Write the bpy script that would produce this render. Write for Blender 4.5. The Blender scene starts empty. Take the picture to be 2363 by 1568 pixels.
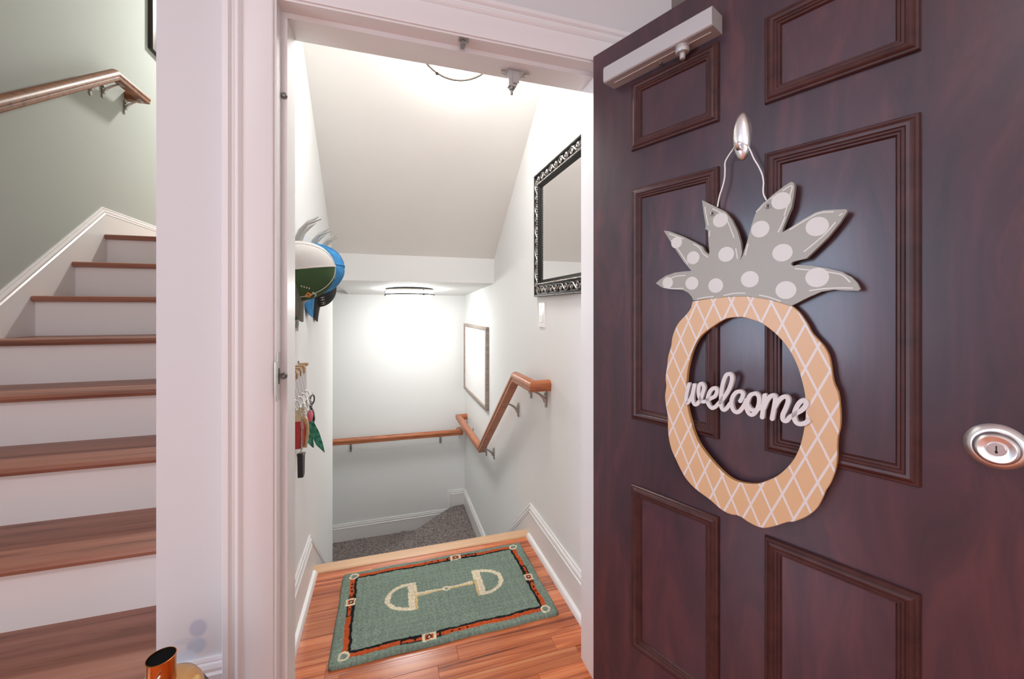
import bpy, bmesh, math, random
from mathutils import Vector, Matrix, Euler
random.seed(7)
PI = math.pi
S = bpy.context.scene
COL = S.collection

# ------------------------------------------------------------------ camera, world, lights, exposure
cam_d = bpy.data.cameras.new('camera'); cam = bpy.data.objects.new('camera', cam_d); COL.objects.link(cam)
cam.location = (0, 0, 1.235); cam.rotation_euler = (PI/2, 0, math.radians(-17.26))
cam_d.sensor_width = 36; cam_d.sensor_fit = 'HORIZONTAL'; cam_d.lens = 925/2363*36
cam_d.shift_y = -68/2363; cam_d.clip_start = .02; cam_d.clip_end = 60
S.camera = cam
W = bpy.data.worlds.new('world'); S.world = W; W.use_nodes = True
W.node_tree.nodes['Background'].inputs[0].default_value = (.62, .74, 1, 1)
W.node_tree.nodes['Background'].inputs[1].default_value = 1.0

def area(name, loc, rot, sx, sy, power, color, shape='RECTANGLE'):
    l = bpy.data.lights.new(name, 'AREA'); l.shape = shape; l.size = sx; l.size_y = sy
    l.energy = power; l.color = color
    o = bpy.data.objects.new(name, l); COL.objects.link(o); o.location = loc; o.rotation_euler = rot
    return o
# daylight through the left hall window; fill from an added one behind the viewer
area('window_daylight', (-3.23, .2, 1.45), (0, -PI/2, 0), 1.5, 1.1, 60, (.64, .78, 1.0))
area('rear_window_fill', (-.45, -3.03, 1.5), (PI/2, 0, 0), 3.2, 1.4, 43, (.93, .94, .97))
# added overhead fill in the hall, and the ceiling lamp of the upper landing
area('hall_overhead_fill', (-.7, -.9, 2.72), (0, 0, 0), .5, .5, 20, (.97, .96, 1), 'DISK')
area('landing_ceiling_lamp', (-.75, 4.35, 4.0), (0, 0, 0), .22, .22, 92, (1, .98, .92), 'DISK')
LAMP_E = 34.0
S.view_settings.view_transform = 'Standard'; S.view_settings.look = 'None'
S.view_settings.gamma = 1; S.view_settings.use_curve_mapping = False
S.view_settings.exposure = 0.0
try:
    S.cycles.use_denoising = True; S.cycles.max_bounces = 10; S.cycles.diffuse_bounces = 6
    S.cycles.caustics_reflective = False; S.cycles.caustics_refractive = False
    S.cycles.sample_clamp_indirect = 8
except Exception:
    pass

# ------------------------------------------------------------------ materials
def mat(name, col, rough=.5, metal=0, spec=.5, bump=0, bscale=200, coat=0, emit=0, trans=0, var=0, vscale=3):
    m = bpy.data.materials.new(name); m.use_nodes = True
    nt = m.node_tree; b = nt.nodes['Principled BSDF']
    b.inputs['Base Color'].default_value = (*col, 1); b.inputs['Roughness'].default_value = rough
    b.inputs['Metallic'].default_value = metal; b.inputs['Specular IOR Level'].default_value = spec
    b.inputs['Coat Weight'].default_value = coat; b.inputs['Coat Roughness'].default_value = .12
    b.inputs['Transmission Weight'].default_value = trans
    if emit:
        b.inputs['Emission Color'].default_value = (1, .985, .965, 1); b.inputs['Emission Strength'].default_value = emit
    tc = nt.nodes.new('ShaderNodeTexCoord')
    if bump:
        n = nt.nodes.new('ShaderNodeTexNoise'); n.inputs['Scale'].default_value = bscale; n.inputs['Detail'].default_value = 3
        nt.links.new(tc.outputs['Object'], n.inputs['Vector'])
        bp = nt.nodes.new('ShaderNodeBump'); bp.inputs['Strength'].default_value = bump; bp.inputs['Distance'].default_value = .002
        nt.links.new(n.outputs['Fac'], bp.inputs['Height']); nt.links.new(bp.outputs['Normal'], b.inputs['Normal'])
    if var:
        n = nt.nodes.new('ShaderNodeTexNoise'); n.inputs['Scale'].default_value = vscale; n.inputs['Detail'].default_value = 4
        nt.links.new(tc.outputs['Object'], n.inputs['Vector'])
        r = nt.nodes.new('ShaderNodeValToRGB')
        r.color_ramp.elements[0].position = .3; r.color_ramp.elements[1].position = .7
        r.color_ramp.elements[0].color = (*[c*(1-var) for c in col], 1); r.color_ramp.elements[1].color = (*[min(1, c*(1+var)) for c in col], 1)
        nt.links.new(n.outputs['Fac'], r.inputs['Fac']); nt.links.new(r.outputs['Color'], b.inputs['Base Color'])
    return m

def wood(name, cols, pos, scale=(2, 40, 40), rough=.35, coat=0, noise=1.0, detail=6, dist=.6, tone=.25, bump=.05, spec=.5):
    """streaky wood: noise stretched along the grain; the shift by object keeps boards apart"""
    m = bpy.data.materials.new(name); m.use_nodes = True
    nt = m.node_tree; b = nt.nodes['Principled BSDF']; N = nt.nodes.new; L = nt.links.new
    tc = N('ShaderNodeTexCoord'); oi = N('ShaderNodeObjectInfo')
    ad = N('ShaderNodeVectorMath'); ad.operation = 'ADD'
    ml = N('ShaderNodeVectorMath'); ml.operation = 'SCALE'; ml.inputs[0].default_value = (3.1, 5.7, 4.3)
    L(oi.outputs['Random'], ml.inputs['Scale']); L(tc.outputs['Object'], ad.inputs[0]); L(ml.outputs[0], ad.inputs[1])
    mp = N('ShaderNodeMapping'); mp.inputs['Scale'].default_value = scale; L(ad.outputs[0], mp.inputs['Vector'])
    n = N('ShaderNodeTexNoise'); n.inputs['Scale'].default_value = noise; n.inputs['Detail'].default_value = detail
    n.inputs['Roughness'].default_value = .62; n.inputs['Distortion'].default_value = dist
    L(mp.outputs[0], n.inputs['Vector'])
    r = N('ShaderNodeValToRGB'); e = r.color_ramp.elements
    while len(e) < len(cols): e.new(.5)
    for i, (c, p) in enumerate(zip(cols, pos)): e[i].position = p; e[i].color = (*c, 1)
    L(n.outputs['Fac'], r.inputs['Fac'])
    hs = N('ShaderNodeHueSaturation'); L(r.outputs['Color'], hs.inputs['Color'])
    mr = N('ShaderNodeMapRange'); mr.inputs['To Min'].default_value = 1-tone; mr.inputs['To Max'].default_value = 1+tone
    L(oi.outputs['Random'], mr.inputs['Value']); L(mr.outputs[0], hs.inputs['Value'])
    L(hs.outputs['Color'], b.inputs['Base Color'])
    b.inputs['Roughness'].default_value = rough; b.inputs['Coat Weight'].default_value = coat; b.inputs['Coat Roughness'].default_value = .15
    b.inputs['Specular IOR Level'].default_value = spec
    if bump:
        bp = N('ShaderNodeBump'); bp.inputs['Strength'].default_value = bump; bp.inputs['Distance'].default_value = .002
        L(n.outputs['Fac'], bp.inputs['Height']); L(bp.outputs['Normal'], b.inputs['Normal'])
    return m

M = {}
M['hall_wall'] = mat('hall_paint', (.668, .668, .672), .75, bump=.05, bscale=260)
M['stair_wall'] = mat('stair_paint', (.405, .432, .405), .8, bump=.05, bscale=260)
M['well_wall'] = mat('well_paint', (.81, .824, .812), .7, bump=.05, bscale=260)
M['well_ceiling'] = mat('well_ceiling_paint', (.83, .82, .79), .85, bump=.08, bscale=300)
M['ceiling'] = mat('ceiling_paint', (.82, .81, .79), .9)
M['trim'] = mat('trim_paint', (.80, .785, .78), .38, bump=.03, bscale=60)
M['riser'] = mat('riser_paint', (.83, .805, .80), .5, bump=.04, bscale=80)
M['tread'] = wood('tread_wood', [(.11, .042, .027), (.30, .125, .082), (.40, .18, .12)], [.28, .46, .75], (1.2, 26, 26), .42, .1, tone=.08)
M['rail'] = wood('handrail_wood', [(.20, .05, .018), (.40, .125, .045), (.50, .18, .07)], [.3, .5, .75], (6, 60, 60), .4, .1, tone=.05)
M['rail_dark'] = wood('dark_handrail_wood', [(.11, .04, .016), (.26, .098, .04), (.33, .13, .055)], [.3, .5, .75], (6, 40, 40), .45, .0, tone=.05, spec=.35)
M['plank'] = wood('plank_wood', [(.15, .026, .008), (.44, .11, .037), (.63, .195, .072), (.70, .28, .12)], [.30, .46, .58, .75], (1.1, 30, 30), .22, .25, tone=.16, dist=1.0)
M['strip'] = wood('edge_strip_wood', [(.62, .36, .19), (.74, .48, .29)], [.3, .7], (2, 30, 30), .4, .1, tone=.02)
M['door'] = wood('mahogany', [(.034, .020, .027), (.063, .027, .036), (.122, .041, .046)], [.3, .52, .78], (5, 5, 1.1), .36, .3, noise=2.2, dist=1.2, tone=.12, bump=.02)
M['moulding'] = wood('moulding_mahogany', [(.035, .010, .009), (.075, .022, .018)], [.3, .7], (20, 20, 20), .46, .05, tone=.04, bump=0, spec=.35)
M['carpet'] = mat('carpet_pile', (.20, .172, .162), 1, spec=.1, bump=1.0, bscale=300, var=.7, vscale=95)
M['nickel'] = mat('brushed_nickel', (.62, .60, .57), .32, metal=1)
M['satin'] = mat('satin_nickel', (.88, .86, .84), .34, metal=1)
M['ring'] = mat('bronze_ring', (.030, .022, .016), .5, metal=0)
M['bronze'] = mat('bracket_nickel', (.42, .39, .35), .4, metal=1)
M['steel'] = mat('dull_steel', (.30, .29, .28), .45, metal=1)
M['silver_paint'] = mat('silver_paint', (.50, .485, .475), .42, metal=.25)
M['silver_dark'] = mat('silver_paint_shaded_slot', (.70, .64, .58), .5)
M['white_plastic'] = mat('white_plastic', (.86, .86, .84), .35)
M['diffuser'] = mat('lamp_diffuser', (.9, .9, .88), .4, emit=LAMP_E)
M['lamp_metal'] = mat('lamp_metal', (.70, .66, .62), .5, metal=0)
M['mirror'] = mat('mirror_glass', (.93, .93, .93), .015, metal=1)
M['frame_black'] = mat('black_lacquer', (.010, .010, .009), .42, spec=.3)
M['frame_silver'] = mat('antiqued_silver', (.40, .385, .36), .32, metal=.85, var=.45, vscale=45)
M['art_paper'] = mat('art_paper', (.87, .86, .85), .8)
M['art_frame'] = wood('weathered_wood', [(.24, .19, .16), (.40, .33, .29)], [.3, .7], (3, 60, 60), .6, 0, tone=.03)
M['dark_frame'] = mat('dark_picture_frame', (.03, .017, .014), .4)
M['black'] = mat('black_metal', (.012, .012, .012), .4)
M['glass'] = mat('window_glass', (1, 1, 1), .0, trans=1)

# ------------------------------------------------------------------ mesh helpers
class MB:
    def __init__(s): s.v = []; s.f = []; s.m = []
    def add(s, vs, fs, mi=0):
        k = len(s.v); s.v += [tuple(v) for v in vs]; s.f += [tuple(i+k for i in f) for f in fs]; s.m += [mi]*len(fs)
        return s
    def box(s, a, b, mi=0):
        x0, y0, z0 = a; x1, y1, z1 = b
        return s.add([(x0,y0,z0),(x1,y0,z0),(x1,y1,z0),(x0,y1,z0),(x0,y0,z1),(x1,y0,z1),(x1,y1,z1),(x0,y1,z1)],
                     [(0,3,2,1),(4,5,6,7),(0,1,5,4),(1,2,6,5),(2,3,7,6),(3,0,4,7)], mi)
    def prism(s, poly, fn, d0, d1, mi=0):
        """polygon in a plane; fn(a, b, depth) -> point"""
        n = len(poly)
        return s.add([fn(a, b, d0) for a, b in poly]+[fn(a, b, d1) for a, b in poly],
                     [tuple(range(n))[::-1], tuple(range(n, 2*n))]+[(i, (i+1) % n, (i+1) % n+n, i+n) for i in range(n)], mi)
    def tube(s, pts, r, n=8, mi=0, caps=True):
        P = [Vector(p) for p in pts]; R = r if isinstance(r, (list, tuple)) else [r]*len(P)
        vs = []; ref = None
        for i, p in enumerate(P):
            d = (P[min(i+1, len(P)-1)]-P[max(i-1, 0)]).normalized()
            if ref is None: ref = Vector((0, 0, 1)) if abs(d.z) < .9 else Vector((1, 0, 0))
            u = d.cross(ref).normalized(); w = u.cross(d).normalized(); ref = w
            for k in range(n):
                a = 2*PI*k/n; vs.append(p+(u*math.cos(a)+w*math.sin(a))*R[i])
        fs = []
        for i in range(len(P)-1):
            for k in range(n): fs.append((i*n+k, i*n+(k+1) % n, (i+1)*n+(k+1) % n, (i+1)*n+k))
        if caps: fs += [tuple(range(n))[::-1], tuple(range((len(P)-1)*n, len(P)*n))]
        return s.add(vs, fs, mi)
    def lathe(s, prof, fn, n=32, mi=0):
        """prof [(r, h)]; fn(x, y, h) -> point"""
        vs = []; fs = []
        for r, h in prof:
            for k in range(n): a = 2*PI*k/n; vs.append(fn(r*math.cos(a), r*math.sin(a), h))
        for i in range(len(prof)-1):
            for k in range(n): fs.append((i*n+k, i*n+(k+1) % n, (i+1)*n+(k+1) % n, (i+1)*n+k))
        if prof[0][0] > 1e-5: fs.append(tuple(range(n))[::-1])
        if prof[-1][0] > 1e-5: fs.append(tuple(range((len(prof)-1)*n, len(prof)*n)))
        return s.add(vs, fs, mi)
    def sweep(s, path, prof, fn, closed=False, mi=0, flip=False):
        """mitred moulding: path in a plane, prof [(t across, p proud)], fn(a, b, p) -> point"""
        n = len(path); k = len(prof); vs = []; fs = []
        P = [Vector(p) for p in path]
        def nrm(a, b):
            d = (b-a).normalized(); w = Vector((-d.y, d.x)); return -w if flip else w
        for i in range(n):
            if closed: n1 = nrm(P[i-1], P[i]); n2 = nrm(P[i], P[(i+1) % n])
            else:
                n1 = nrm(P[i-1], P[i]) if i else nrm(P[0], P[1]); n2 = nrm(P[i], P[i+1]) if i < n-1 else n1
            mv = (n1+n2)/(1+n1.dot(n2))
            for t, p in prof:
                q = P[i]+mv*t; vs.append(fn(q.x, q.y, p))
        for i in range(n if closed else n-1):
            j = (i+1) % n
            for a in range(k-1): fs.append((i*k+a, i*k+a+1, j*k+a+1, j*k+a))
            fs.append((i*k+k-1, i*k, j*k, j*k+k-1))
        if not closed: fs += [tuple(range(k)), tuple(range((n-1)*k, n*k))[::-1]]
        return s.add(vs, fs, mi)
    def rail(s, path, prof, mi=0):
        """profile [(side, up)] swept along a 3-D polyline with mitred joints"""
        P = [Vector(p) for p in path]; k = len(prof); vs = []; fs = []
        D = [(P[i+1]-P[i]).normalized() for i in range(len(P)-1)]
        for i in range(len(P)):
            d = D[max(i-1, 0)]; e = D[min(i, len(D)-1)]
            side = Vector((d.y, -d.x, 0)).normalized(); up = side.cross(d)
            mn = (d+e).normalized()
            for a, b in prof:
                q = P[i]+side*a+up*b
                q = q+d*((P[i]-q).dot(mn)/d.dot(mn)); vs.append(q)
        for i in range(len(P)-1):
            for a in range(k): fs.append((i*k+a, i*k+(a+1) % k, (i+1)*k+(a+1) % k, (i+1)*k+a))
        fs += [tuple(range(k))[::-1], tuple(range((len(P)-1)*k, len(P)*k))]
        return s.add(vs, fs, mi)
    def ribbon(s, pts, hw, fn, d0, d1, mi=0, smooth=4, cap=5):
        """flat brush stroke of half width hw with round ends, extruded from d0 to d1"""
        Q = spline(pts, smooth); n = len(Q); L = []; Rr = []
        H = hw if isinstance(hw, (list, tuple)) else [hw]*n
        if len(H) != n: H = [H[min(int(i*len(H)/n), len(H)-1)] for i in range(n)]
        for i in range(n):
            a = Q[max(i-1, 0)]; b = Q[min(i+1, n-1)]; d = (b-a).normalized(); w = Vector((-d.y, d.x))*H[i]
            L.append(Q[i]+w); Rr.append(Q[i]-w)
        def disc(c, r):
            return [Vector((c.x+r*math.cos(2*PI*k/14), c.y+r*math.sin(2*PI*k/14))) for k in range(14)]
        vs = [fn(p.x, p.y, d1) for p in L]+[fn(p.x, p.y, d1) for p in Rr]+[fn(p.x, p.y, d0) for p in L]+[fn(p.x, p.y, d0) for p in Rr]
        fs = []
        for i in range(n-1):
            fs += [(i, i+1, n+i+1, n+i), (2*n+i, 3*n+i, 3*n+i+1, 2*n+i+1), (i, 2*n+i, 2*n+i+1, i+1), (n+i, n+i+1, 3*n+i+1, 3*n+i)]
        fs += [(0, n, 3*n, 2*n), (n-1, 3*n-1, 4*n-1, 2*n-1)]
        s.add(vs, fs, mi)
        if cap:
            e = (d1-d0)*.003
            for c, r in ((Q[0], H[0]), (Q[-1], H[-1])): s.prism([(p.x, p.y) for p in disc(c, r)], fn, d0, d1-e, mi)
        return s
    def mesh(s, name, mats, shift=(0, 0, 0), smooth=30):
        me = bpy.data.meshes.new(name)
        me.from_pydata([(x-shift[0], y-shift[1], z-shift[2]) for x, y, z in s.v], [], s.f)
        mats = mats if isinstance(mats, (list, tuple)) else [mats]
        for m in mats: me.materials.append(m)
        for p, i in zip(me.polygons, s.m): p.material_index = i
        bm = bmesh.new(); bm.from_mesh(me); bmesh.ops.recalc_face_normals(bm, faces=bm.faces[:]); bm.to_mesh(me); bm.free()
        if smooth:
            me.polygons.foreach_set('use_smooth', [True]*len(me.polygons)); me.set_sharp_from_angle(angle=math.radians(smooth))
        return me

def spline(pts, k=4):
    P = [Vector(p[:2]) for p in pts]
    if k < 2 or len(P) < 3: return P
    out = []
    for i in range(len(P)-1):
        a = P[max(i-1, 0)]; b = P[i]; c = P[i+1]; d = P[min(i+2, len(P)-1)]
        for j in range(k):
            t = j/k
            out.append(.5*((2*b)+(c-a)*t+(2*a-5*b+4*c-d)*t*t+(3*b-3*c+d-a)*t**3))
    out.append(P[-1]); return out

def tag(o, label=None, cat=None, group=None, kind=None):
    for k, v in (('label', label), ('category', cat), ('group', group), ('kind', kind)):
        if v: o[k] = v
    return o
ORG = {}
def thing(name, label, cat, loc, group=None, base=None):
    """an Empty at the thing's base; base is an optional matrix of the frame its parts are written in"""
    o = bpy.data.objects.new(name, None); COL.objects.link(o); o.empty_display_size = .05
    o.matrix_world = (base or Matrix())@Matrix.Translation(loc)
    tag(o, label, cat, group); ORG[o.name] = tuple(loc); return o
def part(name, mb, m, parent, smooth=30, label=None, kind=None):
    root = parent
    while root.parent: root = root.parent
    o = bpy.data.objects.new(name, mb.mesh(name, m, ORG.get(root.name, (0, 0, 0)), smooth)); COL.objects.link(o)
    o.parent = parent
    return tag(o, label, None, None, kind)
def struct(name, mb, m, parent=None, smooth=30):
    o = bpy.data.objects.new(name, mb.mesh(name, m, (0, 0, 0), smooth)); COL.objects.link(o)
    if parent: o.parent = parent
    else: o['kind'] = 'structure'
    return o
def ident(x, y, z): return (x, y, z)

# ------------------------------------------------------------------ the setting
XL, XR, YB = -.345, .753, 4.04           # stairwell: left wall, right wall, end wall
YA, YF = 1.15, 1.285                      # door wall: hall face, stairwell side
b = MB()
b.box((-.52, YA, 0), (-.274, 1.27, 4.3)); b.box((.68, YA, 0), (.93, 1.27, 4.3)); b.box((-.274, YA, 2.06), (.68, 1.27, 4.3))
b.box((-1.6, YA, 2.75), (-.52, 1.27, 4.3))
wall_back = struct('wall_back', b, M['hall_wall'], smooth=0)
b = MB(); b.box((-1.65, .86, 0), (-1.545, 5.4, 4.4)); struct('wall_left', b, M['stair_wall'], smooth=0)
b = MB(); b.box((-.52, 1.27, -1.7), (XL, 2.87, 4.3)); struct('wall_middle', b, M['well_wall'], smooth=0)
b = MB(); b.box((XR, 1.27, -1.7), (.93, 5.4, 4.3)); struct('wall_right', b, M['well_wall'], smooth=0)
b = MB(); b.box((-1.6, YB, -1.7), (XR, YB+.1, 1.42)); struct('wall_end', b, M['well_wall'], smooth=0)
b = MB(); b.box((-1.6, 2.77, -1.7), (-.52, 2.87, 1.43)); b.box((-1.66, 2.77, -1.7), (-1.55, 4.1, 1.43)); struct('wall_below', b, M['well_wall'], smooth=0)
b = MB(); b.box((-1.6, 5.3, 1.4), (.93, 5.4, 4.4)); struct('wall_upper', b, M['stair_wall'], smooth=0)
# sloping ceiling of the stairwell and the low beam with its soffit
b = MB()
b.prism([(1.27, 2.862), (2.872, 1.613), (2.872, 1.75), (1.27, 3.0)], lambda y, z, x: (x, y, z), XL, XR)
struct('ceiling_slope', b, M['well_ceiling'], smooth=0)
b = MB()
b.prism([(2.872, 1.433), (4.04, 1.382), (5.3, 1.382), (5.3, 1.64), (2.872, 1.64)], lambda y, z, x: (x, y, z), XL, XR)
b.prism([(3.125, 1.43), (5.3, 1.40), (5.3, 1.64), (3.125, 1.64)], lambda y, z, x: (x, y, z), -1.545, XL)
struct('ceiling_soffit', b, M['well_wall'], smooth=0)
b = MB(); b.box((-1.66, 1.2, 4.3), (.95, 5.4, 4.4)); struct('ceiling_upper', b, M['ceiling'], smooth=0)
b = MB(); b.box((-3.3, -3.1, 2.75), (1.8, 1.2, 2.85)); b.box((.93, 1.2, 2.75), (1.8, 2.7, 2.85)); struct('ceiling', b, M['ceiling'], smooth=0)
# the rest of the hall, behind and beside the viewer
b = MB()
b.box((-3.3, .9, 0), (-1.65, 1.0, 2.8)); b.box((1.7, -3.1, 0), (1.8, 2.7, 2.8)); b.box((.93, 2.6, 0), (1.8, 2.7, 2.8))
struct('wall_side', b, M['hall_wall'], smooth=0)
def holed(name, fn, a0, a1, h0, h1, w):
    b = MB(); p, q, r, t = w
    for (x0, z0, x1, z1) in ((a0, h0, p, h1), (q, h0, a1, h1), (p, h0, q, r), (p, t, q, h1)):
        b.prism([(x0, z0), (x1, z0), (x1, z1), (x0, z1)], fn, 0, .1)
    struct(name, b, M['hall_wall'], smooth=0)
    g = MB(); g.prism([(p, r), (q, r), (q, t), (p, t)], fn, .06, .064)
    f = MB()
    f.sweep([(p, r), (q, r), (q, t), (p, t)], [(0, .02), (.05, .02), (.05, .09), (0, .09)], fn, True)
    m = (p+q)/2; h = (r+t)/2
    f.prism([(m-.015, r), (m+.015, r), (m+.015, t), (m-.015, t)], fn, .04, .08); f.prism([(p, h-.015), (q, h-.015), (q, h+.015), (p, h+.015)], fn, .04, .08)
    return g, f
g, f = holed('wall_window', lambda a, z, p: (-3.2-p, a, z), -3.1, .9, 0, 2.8, (-.4, .8, .65, 2.25))
w1 = struct('window_1', f, M['trim'], smooth=0); part('pane', g, M['glass'], w1, 0)
g, f = holed('wall_front', lambda a, z, p: (a, -3.0-p, z), -3.3, 1.8, 0, 2.8, (-2.1, 1.2, .75, 2.25))
w2 = struct('added_rear_window', f, M['trim'], smooth=0); part('pane', g, M['glass'], w2, 0)  # unseen window, added and widened to brighten the hall from behind

# floor: slab, then the boards of the landing one by one
b = MB(); b.box((-3.3, -3.1, -.12), (1.8, 1.0, -.004)); b.box((-1.65, 1.0, -.12), (1.8, 1.27, -.004)); b.box((.93, 1.27, -.12), (1.8, 2.7, -.004)); b.box((XL, 1.27, -.12), (XR, 2.06, -.004))
floor = struct('floor', b, M['plank'], smooth=0)
def board(x0, y0, x1, y1):
    b = MB(); g = .0003; c = .0007
    x0 += g; x1 -= g; y0 += g; y1 -= g
    b.add([(x0, y0, -.004), (x1, y0, -.004), (x1, y1, -.004), (x0, y1, -.004), (x0, y0, -c), (x1, y0, -c), (x1, y1, -c), (x0, y1, -c),
           (x0+c, y0+c, 0), (x1-c, y0+c, 0), (x1-c, y1-c, 0), (x0+c, y1-c, 0)],
          [(0, 1, 5, 4), (1, 2, 6, 5), (2, 3, 7, 6), (3, 0, 4, 7), (4, 5, 9, 8), (5, 6, 10, 9), (6, 7, 11, 10), (7, 4, 8, 11), (8, 9, 10, 11)])
    cx, cy = (x0+x1)/2, (y0+y1)/2
    o = bpy.data.objects.new('plank', b.mesh('plank', M['plank'], (cx, cy, 0), 0)); COL.objects.link(o); o.parent = floor; o.location = (cx, cy, 0)
y = 2.06; rows = 0
while y > .58:
    y0 = y-.0655
    xa, xb = (XL, XR) if y0 > 1.28 else ((-.27, .66) if y0 > 1.14 else (-1.1, 1.2))
    cuts = [xa]; x = xa+random.uniform(.12, .6)
    while x < xb-.1: cuts.append(x); x += random.uniform(.35, .75)
    cuts.append(xb)
    for i in range(len(cuts)-1): board(cuts[i], y0, cuts[i+1], y)
    y = y0
b = MB(); b.sweep([(XL, 0), (XR, 0)], [(-.004, -.02), (.0, .002), (.006, .006), (.064, .006), (.072, .002), (.078, -.012), (.078, -.03), (0, -.03)], lambda x, t, z: (x, 2.06+t, z))
struct('trim_1', b, M['strip'])

# baseboards: moulded cap, flat board, quarter-round shoe
BASE = [(0, 0), (0, .007), (.006, .009), (.010, .006), (.013, .011), (.022, .014), (.031, .012), (.036, .017), (.0365, .015), (.30, .015), (.30, 0)]
def base(name, path, fn, depth, flip=True, shoe=None, m='trim'):
    b = MB(); pr = [(min(t, depth), p) for t, p in BASE]
    b.sweep(path, pr, fn, False, flip=flip)
    if shoe:
        (a0, a1) = shoe
        b.prism([(.015, 0), (.034, 0), (.0325, .010), (.027, .017), (.015, .021)], lambda p, z, a: fn(a, z, p), a0, a1)
    return struct(name, b, M[m])
fnR = lambda y, z, p: (XR-p, y, z)
fnL = lambda y, z, p: (XL+p, y, z)
fnE = lambda x, z, p: (x, YB-p, z)
base('baseboard_right', [(1.29, .172), (2.074, .172), (2.949, -.578), (4.025, -.578)], fnR, .172, shoe=(1.29, 2.06))
base('baseboard_left', [(1.29, .195), (2.045, .195), (2.869, -.51)], fnL, .195, shoe=(1.29, 2.06))
base('baseboard_end', [(-1.5, -.762), (.576, -.762), (.576, -.580), (.738, -.580)], fnE, .165)
base('baseboard_stair', [(.95, .275), (2.848, 1.818), (5.2, 1.818)], lambda y, z, p: (-1.545+p, y, z), .30)
b = MB(); pr = [(t, p) for t, p in BASE[:9]]+[(.40, .012), (.40, 0)]
b.sweep([(-.52, .392), (-.381, .392)], pr, lambda x, z, p: (x, YA-p, z), False, flip=True); b.sweep([(.787, .172), (.93, .172)], [(min(t, .172), p) for t, p in BASE], lambda x, z, p: (x, YA-p, z), False, flip=True)
struct('baseboard_back', b, M['trim'])

# door casing and jamb
CAS = [(0, 0), (0, .009), (.003, .011), (.060, .015), (.061, .0125), (.064, .0125), (.068, .017), (.074, .020), (.079, .0195), (.084, .0155), (.088, .0155), (.091, .021), (.094, .023), (.105, .023), (.107, .020), (.107, 0)]
cas = MB()
fnH = lambda x, z, p: (x, YA-p, z)
cas.sweep([(-.274, 0), (-.274, 2.030), (.681, 2.030), (.681, 0)], CAS, fnH, False)
struct('trim_2', cas, M['trim'])
b = MB()
for x0, x1, z1 in ((-.292, -.268, 2.052), (.675, .692, 2.052)): b.box((x0, YA-.004, 0), (x1, YF, z1))
b.box((-.268, YA-.004, 2.024), (.675, YF, 2.052))
b.box((-.270, 1.192, 0), (-.2535, YF, 2.010)); b.box((.656, 1.192, 0), (.677, YF, 2.010)); b.box((-.270, 1.192, 2.010), (.677, YF, 2.030))
b.box((-.30, 1.27, 0), (-.345, YF, 2.06)); b.box((.68, 1.268, 0), (.753, YF, 2.06)); b.box((-.345, 1.268, 2.05), (.753, YF, 2.864))
jamb = struct('trim_3', b, M['trim'], smooth=0)
g = MB(); g.box((-.269, 1.146, 1.003), (-.2665, 1.180, 1.127)); g.box((-.2695, 1.128, 1.02), (-.2665, 1.148, 1.105)); g.box((-.2685, 1.156, 1.045), (-.2660, 1.170, 1.085), 1)
part('strike_plate', g, [M['nickel'], M['black']], jamb, 0, 'steel strike plate on the left jamb')
for z in (1.061, 1.802):
    g = MB(); g.lathe([(.0085, 0), (.0085, .003), (.006, .006), (.003, .004), (0, .004)], lambda x, y, h, z=z: (-.261+x, 1.192-h, z+y), 14); part('bumper', g, M['steel'], jamb)
g = MB(); g.box((.198, 1.150, 2.020), (.226, 1.162, 2.0245)); g.box((.206, 1.154, 2.010), (.218, 1.180, 2.0215)); part('spring_clip', g, M['steel'], jamb, 0)

# ------------------------------------------------------------------ the wooden staircase on the left
st = thing('staircase', 'wooden staircase of brown oak treads and white risers climbing along the grey-green wall', 'staircase', (-1.03, 1.133, 0))
XS0, XS1 = -1.53, -.521
for n in range(-1, 8):
    z = .385+.183*n; y = 1.133+.245*n
    x1 = XS1 if n >= 0 else -.62
    d = .275
    b = MB()
    nose = [(y+.012, z-.027), (y+.004, z-.024), (y, z-.0135), (y+.004, z-.003), (y+.012, z)]
    b.prism(nose+[(y+d, z), (y+d, z-.027)], lambda a, h, x: (x, a, h), XS0, x1)
    part('tread', b, M['tread'], st)
    b = MB(); zl = z-.183 if n > -1 else 0
    b.box((XS0, y+.027, zl), (x1, y+.042, z-.027)); part('riser', b, M['riser'], st, 0)
b = MB(); b.box((XS0, 3.125, 1.6402), (XS1, 5.3, 1.665)); struct('floor_upper', b, M['tread'], smooth=0)

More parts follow.
